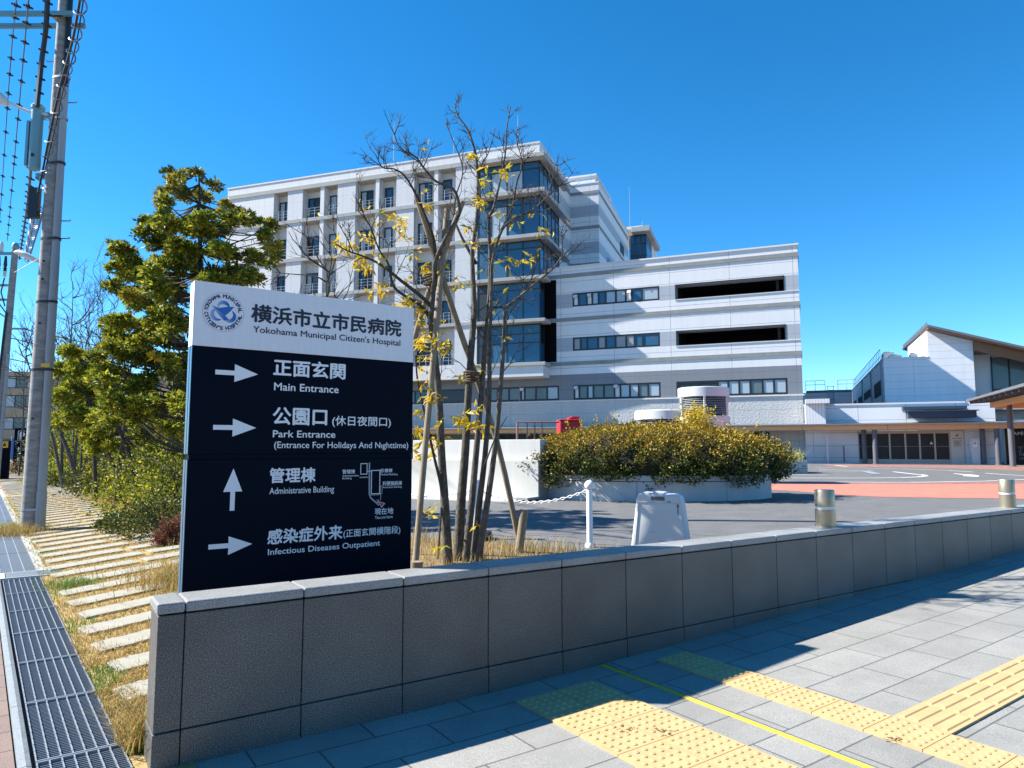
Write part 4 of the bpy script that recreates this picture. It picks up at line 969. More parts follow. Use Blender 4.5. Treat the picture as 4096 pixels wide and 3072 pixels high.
mb = MB(); mb.box(11.0, 11.25, -26.5, -6.4, 4.15, 4.48); mb.box(11.26, 24, -6.65, -6.4, 4.1, 4.46); mb.build('edge_beam', M['wood'], dc)
mb = MB(); mb.quad((11.3, -26.5, 4.44), (24, -26.5, 4.44), (24, -6.7, 4.44), (11.3, -6.7, 4.44)); mb.build('ceiling', M['wood'], dc)
o = MB().lathe([(0.25, 0), (0.25, 0.03), (0.17, 0.05), (0.17, 4.1)], n=24).build('column', M['col_grey'], dc); o.location = (12.0, -6.55, PZ)
o = MB().lathe([(0.25, 0), (0.25, 0.03), (0.17, 0.05), (0.17, 4.1)], n=24).build('column', M['col_grey'], dc); o.location = (12.0, -24, PZ)

# ------------------------------------------------------------------ leaf and grass builders
RNG = np.random.default_rng(11)
def leaves_np(P, D, length, width, fold=0.25, up=0.5):
    """one folded four-cornered leaf per point P, pointing along D; returns vertices and faces"""
    n = len(P)
    D = D / np.maximum(np.linalg.norm(D, axis=1, keepdims=True), 1e-6)
    rv = RNG.normal(size=(n, 3)); rv[:, 2] += up
    S = np.cross(D, rv); S /= np.maximum(np.linalg.norm(S, axis=1, keepdims=True), 1e-6)
    Nn = np.cross(S, D)
    L = length * RNG.uniform(0.7, 1.25, (n, 1)); W = width * RNG.uniform(0.75, 1.2, (n, 1))
    base = P; tip = P + D * L + Nn * L * -0.12
    a = P + D * L * 0.5 + S * W * 0.5 + Nn * W * fold; b = P + D * L * 0.5 - S * W * 0.5 + Nn * W * fold; mid = P + D * L * 0.52
    V = np.stack([base, a, tip, mid, b], 1).reshape(-1, 3)
    i = np.arange(n)[:, None] * 5
    F = np.concatenate([i + np.array([[0, 1, 2, 3]]), i + np.array([[0, 3, 2, 4]])])
    return V, F
def blades_np(P, h, w, lean=0.5, z=None):
    n = len(P); az = RNG.uniform(0, 2 * np.pi, n); H = h * RNG.uniform(0.5, 1.3, n)
    dx, dy = np.cos(az), np.sin(az); ln = lean * RNG.uniform(0.1, 1.2, n) * H
    S = np.stack([-dy, dx, np.zeros(n)], 1) * (w * 0.5)
    m = P + np.stack([dx * ln * .35, dy * ln * .35, H * .6], 1); t = P + np.stack([dx * ln, dy * ln, H], 1)
    V = np.stack([P - S, P + S, m + S * .7, t, m - S * .7], 1).reshape(-1, 3); i = np.arange(n)[:, None] * 5
    return V, np.concatenate([i + np.array([[0, 1, 2, 4]])]), i + np.array([[4, 2, 3]])
def grass(name, P, h, w, m, lean=0.5, parent=None):
    V, F4, F3 = blades_np(P, h, w, lean)
    F3q = np.concatenate([F3, F3[:, 2:3]], 1)
    me_f = np.concatenate([F4, np.stack([F3[:, 0], F3[:, 1], F3[:, 2], F3[:, 2]], 1)])
    # triangles as their own faces
    me = bpy.data.meshes.new(name); me.from_pydata(V.tolist(), [], F4.tolist() + F3.tolist()); me.materials.append(m); me.update()
    o = bpy.data.objects.new(name, me); COL.objects.link(o)
    if parent: o.parent = parent
    return o

# ------------------------------------------------------------------ planting bed behind the wall
bedpts = [(-2.6, 6.3), (-1.9, 5.0), (-1.65, 3.95), (-0.6, 4.56), (0.6, 5.37), (1.95, 6.28), (1.55, 7.3), (1.1, 8.1), (0.55, 8.75), (-0.1, 9.25), (-0.8, 9.7), (-1.6, 10.1), (-3.2, 10.4), (-4.6, 10.0)]
def inside(x, y, poly):
    c = False; j = len(poly) - 1
    for i in range(len(poly)):
        xi, yi = poly[i]; xj, yj = poly[j]
        if (yi > y) != (yj > y) and x < (xj - xi) * (y - yi) / (yj - yi) + xi: c = not c
        j = i
    return c
cxb, cyb = -0.8, 7.6
def ring_sheet(name, m, poly, dz, hump=0.0, rings=5, sub=5):
    pts = []
    for i in range(len(poly)):
        a, b = poly[i], poly[(i + 1) % len(poly)]
        for k in range(sub): t = k / sub; pts.append((a[0] + (b[0] - a[0]) * t + random.uniform(-.05, .05), a[1] + (b[1] - a[1]) * t + random.uniform(-.05, .05)))
    n = len(pts); V = []
    for r in range(rings + 1):
        s_ = 1 - r / rings
        for x, y in pts:
            X, Y = cxb + (x - cxb) * s_, cyb + (y - cyb) * s_; V.append((X, Y, zg(X, Y) + dz + hump * (1 - s_ ** 2)))
    F = [(r * n + i, r * n + (i + 1) % n, (r + 1) * n + (i + 1) % n, (r + 1) * n + i) for r in range(rings) for i in range(n)]
    return np_mesh(name, V, F, m, smooth=True)
struct(ring_sheet('planting_bed', M['soil'], bedpts, 0.012, 0.05))
def scatter(poly, n, edge=None):
    x0, x1 = min(p[0] for p in poly), max(p[0] for p in poly); y0, y1 = min(p[1] for p in poly), max(p[1] for p in poly)
    out = []
    while len(out) < n:
        x, y = RNG.uniform(x0, x1), RNG.uniform(y0, y1)
        if inside(x, y, poly) and side(x, y)[1] > 0.27: out.append((x, y, zg(x, y) + 0.02))
    return np.array(out)
P = scatter(bedpts, 9000)
tag(grass('dry_grass', P, 0.16, 0.007, M['straw'], 0.8), kind='stuff', label='dry straw coloured grass in the planting bed behind the wall', cat='grass')
# denser tufts along the bed's edge by the wall
edge = np.array([[W0.x + WD.x * a + WN.x * b, W0.y + WD.y * a + WN.y * b, 0] for a, b in zip(RNG.uniform(1.9, 4.3, 2600), 0.29 + np.abs(RNG.normal(0, 0.25, 2600)))])
edge[:, 2] = [zg(x, y) + 0.02 for x, y, _ in edge]
tag(grass('dry_grass', edge, 0.28, 0.006, M['straw'], 0.7), kind='stuff', label='tall dry grass growing along the back of the granite wall', cat='grass')

# ------------------------------------------------------------------ white ramp wall, step, railing, red cabinet
rw = thing('ramp_wall', 'long white plastered ramp wall with a set-back upper band behind the tree', 'wall', (0.60, 15.9, 0), R(-28.0))
MB().box(-3.6, 0.0, 0.0, 0.5, 0.25, 1.275).build('lower_wall', joints('plaster_wall', (0.55, 0.54, 0.50), (0.33, 0.33, 0.31), 3.1, 9, 0.01, 'xz', 0, (0, 0), 0.8, 0.06), rw, bevel=0.01)
MB().box(-3.6, -0.03, 0.16, 0.5, 1.277, 1.75).build('upper_band', joints('plaster_band', (0.60, 0.59, 0.56), (0.36, 0.36, 0.34), 3.1, 9, 0.01, 'xz', 0, (1.2, 0), 0.8, 0.06), rw, bevel=0.01)
MB().box(-3.6, -0.25, -0.75, -0.002, 0.25, 0.42).build('step', M['hwhite'], rw, bevel=0.01)
MB().box(-0.42, 0.02, -0.6, -0.003, 0.42, 0.47).build('step_end', M['conc'], rw)
rr = thing('railing', 'short brown metal railing between the ramp wall and the hedge', 'railing', (0.25, 17.0, 1.25), 0.0)
mb = MB()
for x in (-.12, 0.12, 0.30, 0.48): mb.tube([(x, 0, -0.05), (x, 0, 0.93)], 0.018 if x > -.1 else 0.03, 8)
mb.tube([(-.12, 0, 0.93), (0.9, 0, 0.93)], 0.022, 8); mb.tube([(-.12, 0, 0.15), (0.9, 0, 0.15)], 0.015, 8)
mb.build('bars', M['brown_rail'], rr)
pb_ = MB(); pb_.box(-.32, 1.2, -.25, 1.6, 0.2, 1.2); tag(pb_.build('plant_box', M['brown_rail'], None, (0.95, 17.4, 0), 0, 0.02), 'reddish brown block between the white ramp wall and the round planter', 'block')
rc = thing('red_cabinet', 'red metal cabinet with a slanted top rising behind the hedge', 'cabinet', (1.62, 19.6, 0.37), 0.1)
MB().box(-.33, .27, -.3, .3, 0, 1.93).build('body', M['red'], rc, bevel=0.03); MB().box(-.35, .29, -.32, .32, 1.931, 1.97).build('lid', M['red'], rc, bevel=0.02)
mb = MB(); mb.box(-.05, .22, -.2, .2, 1.971, 2.03); mb.box(.02, .25, -.15, .2, 2.031, 2.06); mb.build('hood', M['red'], rc)

# ------------------------------------------------------------------ round planter and hedge
PX, PY, PRX, PRY = 3.42, 17.05, 2.78, 1.75
pl = thing('round_planter', 'large round grey concrete planter holding the golden hedge', 'planter', (PX, PY, 0))
def oval(rx, ry, z, n=96): return [(rx * math.cos(2 * math.pi * k / n), ry * math.sin(2 * math.pi * k / n), z) for k in range(n)]
def ovals(levels, n=96, cap=True):
    mb = MB(); vs = []
    for rx, ry, z in levels: vs += oval(rx, ry, z, n)
    mb.add(vs, [(i * n + k, i * n + (k + 1) % n, (i + 1) * n + (k + 1) % n, (i + 1) * n + k) for i in range(len(levels) - 1) for k in range(n)], 0, True)
    if cap: mb.add(vs[-n:], [tuple(range(n))])
    return mb
PM = joints('planter_concrete', (0.50, 0.51, 0.50), (0.25, 0.25, 0.25), 2.0, 9, 0.008, 'xz', 0, (0.7, 0), 0.8, 0.08)
ovals([(PRX, PRY, 0.2), (PRX, PRY, 0.815)], cap=False).build('lower_ring', PM, pl)
ovals([(PRX - 0.012, PRY - 0.012, 0.815), (PRX - 0.012, PRY - 0.012, 0.83)], cap=False).build('groove', M['joint'], pl)
ovals([(PRX, PRY, 0.83), (PRX, PRY, 0.985), (PRX - 0.02, PRY - 0.02, 1.0), (PRX - .18, PRY - .18, 1.0), (PRX - .18, PRY - .18, 0.93)], cap=False).build('upper_ring', PM, pl)
ovals([(PRX - .17, PRY - .17, 0.9), (PRX - .17, PRY - .17, 0.94)]).build('soil', M['soil'], pl)

def hedge_points(n, rx, ry, z0, ztop, seed, skirt=0.35):
    g = np.random.default_rng(seed)
    th = g.uniform(0, 2 * np.pi, n); u = g.uniform(-0.5, 1, n)
    ph = np.arcsin(np.clip(u, -1, 1))
    bump = 1 + 0.06 * np.sin(5 * th + 1.3) + 0.06 * np.sin(11 * th + 3 * u) + 0.055 * np.sin(23 * th - 7 * u) + 0.04 * np.sin(41 * th + 17 * u) + g.normal(0, 0.035, n)
    depth = 1 - np.abs(g.normal(0, 0.05, n))
    c = np.sqrt(np.maximum(0, 1 - np.maximum(u, 0) ** 2.4)); c = np.where(u < 0, 1 - 0.45 * u ** 2, c)
    x = rx * c * np.cos(th) * bump * depth; y = ry * c * np.sin(th) * bump * depth
    z = np.where(u > 0, z0 + (ztop - z0) * u * (1 + 0.05 * np.sin(4 * th) + 0.05 * np.sin(9 * th + 2)) * depth, z0 + u * skirt * 2 * (1 + 0.25 * np.sin(7 * th + 1) + 0.15 * np.sin(17 * th)))
    N_ = np.stack([np.cos(th) * np.maximum(c, .2), np.sin(th) * np.maximum(c, .2), np.maximum(u, -0.2)], 1)
    return np.stack([x, y, z], 1), N_
hd = thing('hedge', 'broad golden yellow flowering hedge spilling over the round planter', 'hedge', (PX + 0.02, PY, 0))
Ph, Nh = hedge_points(44000, 3.03, 2.05, 1.20, 2.10, 5, 0.42)
spr = np.where(RNG.random(len(Ph)) < 0.05)[0]; Ph[spr] += Nh[spr] * RNG.uniform(0.03, 0.16, (len(spr), 1)); Ph[spr, 2] += RNG.uniform(0, .1, len(spr))
Dh = Nh * 0.8 + RNG.normal(0, 0.8, Ph.shape); Dh[:, 2] += 0.3
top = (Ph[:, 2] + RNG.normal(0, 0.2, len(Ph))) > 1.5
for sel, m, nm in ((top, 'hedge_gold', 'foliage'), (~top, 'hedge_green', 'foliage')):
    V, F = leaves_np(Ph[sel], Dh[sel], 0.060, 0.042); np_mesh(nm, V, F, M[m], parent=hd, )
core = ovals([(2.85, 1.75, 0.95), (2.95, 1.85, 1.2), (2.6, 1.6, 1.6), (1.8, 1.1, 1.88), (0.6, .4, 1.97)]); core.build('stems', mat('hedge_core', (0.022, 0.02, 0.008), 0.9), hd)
# yellow sprout on top, right of the middle
g_ = np.random.default_rng(3); n = 1500
ce = np.array([0.98, -0.2, 2.12]); q = g_.normal(size=(n, 3)) * np.array([0.19, 0.17, 0.15]) + ce + np.stack([g_.normal(0, .05, n), g_.normal(0, .05, n), np.abs(g_.normal(0, .12, n))], 1)
V, F = leaves_np(q, g_.normal(size=(n, 3)) + np.array([0, 0, .6]), 0.06, 0.038); np_mesh('sprout', V, F, M['leaf_yellow'], parent=hd)
mb = MB(); q2 = []
for bx, hgt in ((-1.32, .36), (-1.22, .3), (-0.95, .42), (-1.7, .25), (-2.0, .2), (0.3, .2), (1.8, .2), (2.4, .18)):
    p0 = Vector((bx, -.2, 1.98)); p1 = p0 + Vector((random.uniform(-.15, .2), random.uniform(-.1, .1), hgt)); mb.tube([p0, p1], [.008, .004], 5)
    for k in range(14): q2.append(p0.lerp(p1, random.uniform(.4, 1)) + Vector((random.gauss(0, .02), random.gauss(0, .02), 0)))
mb.build('twig', M['bark_dark'], hd)
V, F = leaves_np(np.array([tuple(p) for p in q2]), g_.normal(size=(len(q2), 3)), 0.06, 0.035); np_mesh('sprout', V, F, M['leaf_yellow'], parent=hd)

p2 = on(1760.6 / .540039, 1022.4 / .540039, 0.4); PX2, PY2 = p2.x - 2.0, p2.y + 1.2
pl2 = thing('round_planter', 'smaller round pale planter with grassy plants farther back on the forecourt', 'planter', (PX2, PY2, 0))
ovals([(2.0, 2.0, 0.3), (2.0, 2.0, 0.62)], 64, False).build('lower_ring', PM, pl2); ovals([(1.985, 1.985, .62), (1.985, 1.985, .635)], 64, False).build('groove', M['joint'], pl2); ovals([(2.0, 2.0, .635), (2.0, 2.0, 0.97), (1.85, 1.85, .97), (1.85, 1.85, .9), (1.8, 1.8, .9)], 64).build('upper_ring', PM, pl2)
g2 = np.random.default_rng(8)
th = g2.uniform(0, 2 * np.pi, 1500); rr_ = 1.85 * np.sqrt(g2.uniform(0, 1, 1500)); Pg = np.stack([rr_ * np.cos(th), rr_ * np.sin(th), np.full(1500, .92)], 1)
sp_ = thing('strap_leaf_plants', 'pale green strap leaved plants spilling from the smaller round planter', 'plant', (PX2, PY2, 0))
grass('foliage', Pg, 0.55, 0.035, M['strap'], 1.1, sp_)
n = 3000; q = np.stack([g2.normal(-.3, .8, n), g2.normal(0, .8, n), 1.05 + np.abs(g2.normal(0, .28, n))], 1); q = q[np.hypot(q[:, 0], q[:, 1]) < 1.9]
V, F = leaves_np(q, g2.normal(size=q.shape) + np.array([0, 0, .5]), .07, .035); np_mesh('foliage', V, F, M['hedge_green'], parent=sp_)

# ------------------------------------------------------------------ vents on the forecourt
vt = thing('vent_tower', 'tall round grey ventilation tower with a louvred middle behind the hedge', 'vent', (*at(1519.5 / .540039, 860 / .540039, 24).xy, 0.35))
MB().lathe([(0.80, 0), (0.80, 2.05), (0.86, 2.06), (0.86, 2.28), (0.70, 2.30)], n=40).build('base_drum', M['plastic'], vt)
mb = MB()
for k in range(10): z = 2.36 + k * 0.06; mb.lathe([(0.74, z + .03), (0.83, z), (0.74, z + .008)], n=40)
mb.build('louvre', M['plastic'], vt); MB().lathe([(0.6, 2.3), (0.6, 2.96)], n=24).build('core', M['black'], vt)
for k in range(6): a = k * 1.047 + .3; MB().box(-.03, .03, -.03, .03, 2.3, 2.95).build('mullion', M['plastic'], vt).location = (.84 * math.cos(a), .84 * math.sin(a), 0)
MB().lathe([(0.70, 2.93), (0.86, 2.94), (0.86, 3.24), (0.84, 3.26), (0.0001, 3.27)], n=40).build('cap', M['plastic'], vt)
vt2 = thing('vent_tower', 'low wide grey ventilation drum left of the tall louvred tower', 'vent', (*at(1436 / .540039, 905 / .540039, 25).xy, 0.35))
MB().lathe([(1.0, 0), (1.0, 1.9)], n=40).build('base_drum', M['plastic'], vt2)
mb = MB()
for k in range(4): z = 1.96 + k * 0.06; mb.lathe([(0.9, z + .03), (0.99, z), (0.9, z + .008)], n=40)
mb.build('louvre', M['plastic'], vt2); MB().lathe([(.8, 1.9), (.8, 2.25)], n=24).build('core', M['black'], vt2); MB().lathe([(0.8, 2.2), (1.06, 2.21), (1.06, 2.50), (1.03, 2.53), (0.0001, 2.55)], n=40).build('cap', M['plastic'], vt2)
vp = thing('vent_pipe', 'thin silver vent pipe with a black cap behind the hedge', 'pipe', (*at(1365 / .540039, 905 / .540039, 22).xy, 0.35))
mb = MB()
for k in range(9): mb.lathe([(.13, .2 * k), (.15, .2 * k + .1), (.13, .2 * k + .2)], n=18)
mb.build('ribbed_pipe', M['galv'], vp); MB().lathe([(.17, 1.8), (.18, 1.82), (.18, 2.0), (.16, 2.04), (.0001, 2.05)], n=18).build('cap', M['black'], vp)

# ------------------------------------------------------------------ chain posts and chain, barrier
def chain_post(x, y, label, tyre=False):
    z = zg(x, y) + .004; t = thing('chain_post', label, 'post', (x, y, z), 0, 'white chain posts')
    MB().lathe([(0.038, 0.0), (0.038, 0.68), (0.034, 0.70), (0.030, 0.72)], n=20).build('shaft', M['post_white'], t)
    MB().lathe([(0.0001, 0.70)] + [(0.062 * math.sin(R(a)), 0.765 - 0.062 * math.cos(R(a))) for a in range(15, 180, 15)] + [(0.0001, 0.827)], n=20).build('ball', M['post_white'], t)
    if tyre: MB().lathe([(.05, 0.0), (.21, .0), (.24, .05), (.22, .11), (.12, .13), (.05, .13)], n=28).build('base', M['black'], t)
    else: MB().lathe([(.05, 0), (.062, 0), (.062, .03), (.05, .05)], n=24).build('base', M['post_white'], t)
    return Vector((x, y, z + 0.70))
CA = chain_post(0.97, 8.85, 'white ball topped post nearer the grey barrier')
CB = chain_post(-0.50, 9.75, 'white ball topped post in a black base behind the tree stems', True)
CC = Vector((-2.6, 12.4, 1.02))
def chain(a, b, sag, label):
    n = int((b - a).length / 0.052); mb = MB()
    def pt(u): p = a.lerp(b, u); p.z -= sag * 4 * u * (1 - u); return p
    for i in range(n):
        p = pt((i + .5) / n); d = (pt(min(1, (i + 1) / n)) - pt(i / n)).normalized(); s_ = d.cross(Vector((0, 0, 1))).normalized(); u_ = s_.cross(d)
        w = s_ if i % 2 else u_
        mb.tube([p + d * .033 * math.cos(t) + w * .015 * math.sin(t) for t in [2 * math.pi * k / 8 for k in range(9)]], .0065, 5, cap=False)
    tag(mb.build('chain', M['post_white']), label, 'chain')
chain(CA + Vector((-.03, .03, 0)), CB, 0.17, 'white plastic chain hanging between the two white posts')
chain(CB, CC, 0.2, 'white plastic chain running from the farther post towards the sign')
br = thing('barrier', 'pale grey plastic barrier panel with a handle slot and a small black mark', 'barrier', (1.56, 7.42, zg(1.56, 7.42) - .03), R(-24))
def barrier_outline(s_=1.0):
    pts = [(-.335, 0.0), (.335, 0.0), (.315, .10), (.235, .72), (.22, .775), (.185, .80)] ; pts += [(.07, .80), (.055, .815), (-.055, .825), (-.07, .81)] ; pts += [(-.17, .812), (-.215, .79), (-.235, .73), (-.318, .10)]
    return [(x * s_, z) for x, z in pts]
MB().prism(barrier_outline(), -.11, .11).build('body', M['plastic'], br, bevel=0.025)
mb = MB()
for a, b in (((-.275, .06), (-.205, .715)), ((-.205, .715), (.20, .705)), ((-.335, .03), (-.28, .06))): mb.tube([(a[0], -.113, a[1]), (b[0], -.113, b[1])], .006, 6)
mb.build('moulding', M['plastic'], br)
MB().box(-.075, .065, -.114, -.109, .735, .775).build('handle_slot', M['col_grey'], br)
mb = MB(); mb.box(.195, .203, -.1125, -.1105, .60, .70); mb.box(.187, .212, -.1127, -.1107, .675, .683); mb.box(.193, .206, -.1129, -.1109, .688, .707); mb.build('black_mark', M['ink'], br)
mb = MB()
for x, z in ((.02, .32), (-.06, .41)): mb.box(x - .02, x + .02, -.1122, -.1102, z, z + .006)
mb.box(.09, .13, -.1122, -.1102, .715, .735); mb.build('moulded_label', M['conduit'], br)

# ------------------------------------------------------------------ drain, kerb, stepping stones on the left
DA = math.atan2(DRD.y, DRD.x)
def dl(t, s, z=0.0): p = DR0 + DRD * t + DRN * s; return Vector((p.x, p.y, z))
def stripobj(name, m, t0, t1, s0, s1, z, kind='structure', dz=0.0):
    mb = MB(); mb.box(0, t1 - t0, s0, s1, -0.05, z); return mb.build(name, m, None, dl(t0, 0), DA)
# local axes here: x along the drain, y to the left of it (so s = -y)
def strip(name, m, t0, t1, sa, sb, z0, z1): mb = MB(); mb.box(0, t1 - t0, -sb, -sa, z0, z1); return mb.build(name, m, None, dl(t0, 0), DA)
struct(strip('road_footway', M['paver'], -6, 60, -7.0, -0.4525, -0.06, 0.0))
struct(strip('drain', M['pit'], -3, 60, -0.385, 0.0, -0.06, -0.022))
mb = MB()
for k in range(60):
    t0 = -3 + k * 1.0
    pr = [(-0.39, -0.03), (-0.388, 0.004), (-0.41, 0.012), (-0.435, 0.008), (-0.452, -0.03)]
    n = len(pr); v = [(t0 + .003, -q[0], q[1]) for q in pr] + [(t0 + .997, -q[0], q[1]) for q in pr]
    mb.add(v, [(i, i + 1, n + i + 1, n + i) for i in range(n - 1)] + [tuple(range(n)), tuple(range(2 * n - 1, n - 1, -1))])
struct(mb.build('kerb', M['drain_kerb'], None, dl(0, 0), DA))
struct(strip('drain_edge', M['kerb'], 6.6, 60, 0.0, 0.10, -0.05, 0.004))
struct(strip('drain_edge', M['kerb'], 6.6, 60, -0.4515, -0.385, -0.05, 0.016))
def grate_proto(L_=0.985, long=7):
    mb = MB()
    w = 0.365
    for k in range(long + 1):
        y = w * k / long
        for j in range(20):
            x = L_ * j / 20; mb.box(x, x + L_ / 20 * 0.96, y - .0028, y + .0028, -0.006 - (0.002 if j % 2 else 0), 0.004 if j % 2 else 0.002)
    bars = mb
    mb2 = MB()
    for j in range(40):
        x = L_ * (j + .5) / 40; mb2.box(x - .003, x + .003, 0.004, w - .004, -0.016, -0.007)
    return bars, mb2
gl = 'steel drain grating panel beside the dry lawn strip'
places = ['nearest the camera end of the wall', 'second from the wall corner', 'third from the wall corner', 'fourth from the wall corner', 'fifth from the wall corner', 'touching the cross channel cover', 'by the lower edge of the picture']
b1, b2 = grate_proto()
g0 = thing('drain_grate', 'steel drain grating panel lying nearest to the granite wall corner', 'drain grate', dl(0.06, 0), DA, 'steel gratings over the roadside drain')
b1.build('bearing_bars', M['galv'], g0); b2.build('cross_rods', mat('dark_rods', (0.17, 0.21, 0.26), 0.45, 0.5), g0)
MB().box(0.0, 0.008, 0, .365, -.02, .004).build('end_bar', M['galv'], g0); MB().box(0.977, 0.985, 0, .365, -.02, .004).build('end_bar', M['galv'], g0)
for k in range(1, 6): dup(g0, dl(0.06 + k * 1.0, 0), None, 'steel drain grating panel, %s along the drain from the wall corner' % ['', 'second', 'third', 'fourth', 'fifth', 'sixth'][k])
for k in (-1, -2): dup(g0, dl(0.06 + k * 1.0, 0), None, 'steel drain grating panel at the bottom edge below the wall corner')
cvr = thing('channel_cover', 'fine ribbed steel cover across the drain with pale concrete ends', 'drain cover', dl(6.14, 0), DA)
MB().box(0.02, .43, -.34, .33, -.03, .006).build('cover_plate', joints('fine_grate', (0.24, 0.28, 0.31), (0.05, 0.06, 0.07), 0.016, 4, 0.004, 'xy', 0, (0, 0), 0.5, 0.05), cvr)
mb = MB(); mb.box(0, .45, .34, .5, -.04, .008); mb.box(0, .45, -.42, -.335, -.04, .008); mb.box(0, .02, -.335, .34, -.04, .008); mb.box(.43, .45, -.335, .34, -.04, .008); mb.build('frame', M['kerb'], cvr)
FG = joints('fine_grate_far', (0.13, 0.155, 0.18), (0.05, 0.06, 0.07), 0.03, 9, 0.006, 'xy', 0, (0, 0), 0.45, 0.06)
fg0 = thing('drain_grate', 'fine mesh drain panel just past the cross channel cover', 'drain grate', dl(6.62, 0), DA, 'fine mesh panels over the far drain')
MB().box(0, 1.96, 0.003, .38, -.02, -.001).build('mesh_panel', FG, fg0)
mb = MB()
for y in (0.004, .127, .252, .374): mb.box(0, 1.96, y - .005, y + .005, -.0005, .005)
mb.build('bearing_bars', M['galv'], fg0)
for k in range(1, 24): dup(fg0, dl(6.62 + k * 1.98, 0), None, 'fine mesh drain panel along the far drain past the utility pole')

ST_PROTO = {}
STG = 'pale stepping stones set in the dry lawn'
def slab_mesh(length, seed):
    g = random.Random(seed); w = 0.30; mb = MB(); n = 10; top = []; 
    pts = []
    def jit(a): return a + g.uniform(-.012, .012)
    for k in range(n + 1): pts.append((length * k / n, jit(0.0)))
    for k in range(n, -1, -1): pts.append((length * k / n, jit(w)))
    pts[0] = (0.03, 0.01); pts[-1] = (0.025, w - .02)
    mb.slab(pts, -0.06, 0.012); return mb
TH0 = math.atan2(DRN.y, DRN.x)                      # across the strip
lengths = [0.95, 0.62, 1.15, 0.80]
protos = [slab_mesh(L_, 20 + i).build('stepping_stone', M['stone'], bevel=0.008) for i, L_ in enumerate(lengths)]
nst = 0; stones = []
def stone_label(t, s, row, j):
    if t < 1.2: return 'broken pale stepping stone touching the left end of the granite wall'
    if t < 5.6: return 'long pale stepping stone in the dry lawn between the drain grating and the sign'
    if t < 11: return 'pale stepping stone near the foot of the big utility pole'
    if t < 22: return 'narrow looking pale stepping stone in the lawn beyond the utility pole'
    return 'distant pale stepping stone at the far end of the lawn path'
t = 0.66; row = 0
while t < 46:
    skew = 0.16 if t < 9 else max(0.0, 0.16 - (t - 9) * 0.02)
    s0 = [0.10, 0.15, 0.12][row % 3]; j = 0
    smax = min(3.6, 0.5 + t * 0.62) if t < 7 else (3.2 if t < 10 else 1.6)
    while s0 < smax and nst < 290:
        li = (row * 2 + j * 3) % 4
        if j == 0 and t < 3: li = 1
        ln = lengths[li]
        p = dl(t + skew * s0, s0); q = dl(t + skew * (s0 + ln), s0 + ln)
        hidden = side(p.x, p.y)[1] < 0.3 and side(p.x, p.y)[0] > -0.2
        if not hidden and (t < 10 or random.random() > 0.03):
            o = protos[li].copy(); COL.objects.link(o); d = q - p
            o.location = (p.x, p.y, zg(p.x, p.y) - 0.002)
            o.rotation_euler = (0, -math.atan2(zg(q.x, q.y) - zg(p.x, p.y), ln), math.atan2(d.y, d.x) + random.uniform(-.01, .01))
            tag(o, stone_label(t, s0, row, j), 'stepping stone', STG); nst += 1
        s0 += ln + 0.05; j += 1
    t += 0.64 if t < 24 else 0.8; row += 1
for p_ in protos: bpy.data.objects.remove(p_)
# lawn between the stones
M['lawn'] = mat('straw_lawn', (0.36, 0.25, 0.095), 0.95, var=0.35, vscale=6, bump=0.8, bscale=45)
V = []; F = []; NT, NS = 90, 9
for i in range(NT + 1):
    t = -1.0 + 34 * (i / NT) ** 1.3
    for j in range(NS + 1):
        s = 0.0 + (min(4.2, 1.5 + max(0, t) * .6)) * j / NS
        p = dl(t, s)
        if side(p.x, p.y)[1] < 0.2 and side(p.x, p.y)[0] > -0.3: p = dl(t, min(s, 0.25))
        V.append((p.x, p.y, zg(p.x, p.y) - 0.012))
F = [(i * (NS + 1) + j, (i + 1) * (NS + 1) + j, (i + 1) * (NS + 1) + j + 1, i * (NS + 1) + j + 1) for i in range(NT) for j in range(NS)]
struct(np_mesh('lawn_strip', V, [f[::-1] for f in F], M['lawn'], smooth=True))
LT = []
for _ in range(110000):
    t = RNG.uniform(-0.4, 1) ** 1 * 1.0; t = RNG.uniform(0, 1) ** 1.7 * 24 - 0.6; s = RNG.uniform(0.0, 1) * (3.2 if t > 4 else 0.7 + 0.7 * max(t, 0))
    f = (t - 0.16 * s - 0.66) / 0.64 % 1.0
    if f < 0.47 and t < 24 and s > 0.2 and RNG.random() < 0.96: continue
    p = dl(t, s); a, b = side(p.x, p.y)
    if b < 0.28 and a > -0.2: continue
    LT.append((p.x, p.y, zg(p.x, p.y) - 0.012))
LT = np.array(LT); gsel = (np.sin(LT[:, 0] * 3.1 + 1) * np.sin(LT[:, 1] * 2.3) > 0.72)
tag(grass('dry_grass', LT[~gsel], 0.045, 0.006, M['straw'], 1.6), kind='stuff', label='flattened straw coloured lawn grass between the stepping stones', cat='grass')
tag(grass('green_grass', LT[gsel], 0.04, 0.006, M['green'], 1.0), kind='stuff', label='green grass patches between the stepping stones', cat='grass')
def tuft(name, x, y, n, r, h, m, label, lean=1.3):
    P = np.stack([RNG.normal(0, r, n), RNG.normal(0, r, n), np.zeros(n)], 1)
    o = grass(name, P, h, 0.007, M[m], lean); o.location = (x, y, zg(x, y) if side(x, y)[1] > .1 else 0.0); return tag(o, label, 'grass tuft', 'grass tufts on the lawn strip')
tuft('grass_tuft', -1.90, 3.80, 300, 0.05, 0.20, 'straw', 'dry grass tuft at the foot of the left wall end')
tuft('grass_tuft', -1.95, 4.42, 260, 0.06, 0.16, 'straw', 'dry grass tuft behind the wall end beside the sign')
tuft('grass_tuft', -3.2, 7.6, 900, 0.28, 0.22, 'straw', 'long dry grass tuft left of the sign base')
tuft('grass_tuft', -3.6, 7.9, 900, 0.30, 0.20, 'straw', 'low dry grass tuft farther left of the sign base')
tuft('grass_tuft', -4.9, 8.0, 500, 0.14, 0.07, 'green', 'bright green grass patch on a stepping stone edge')
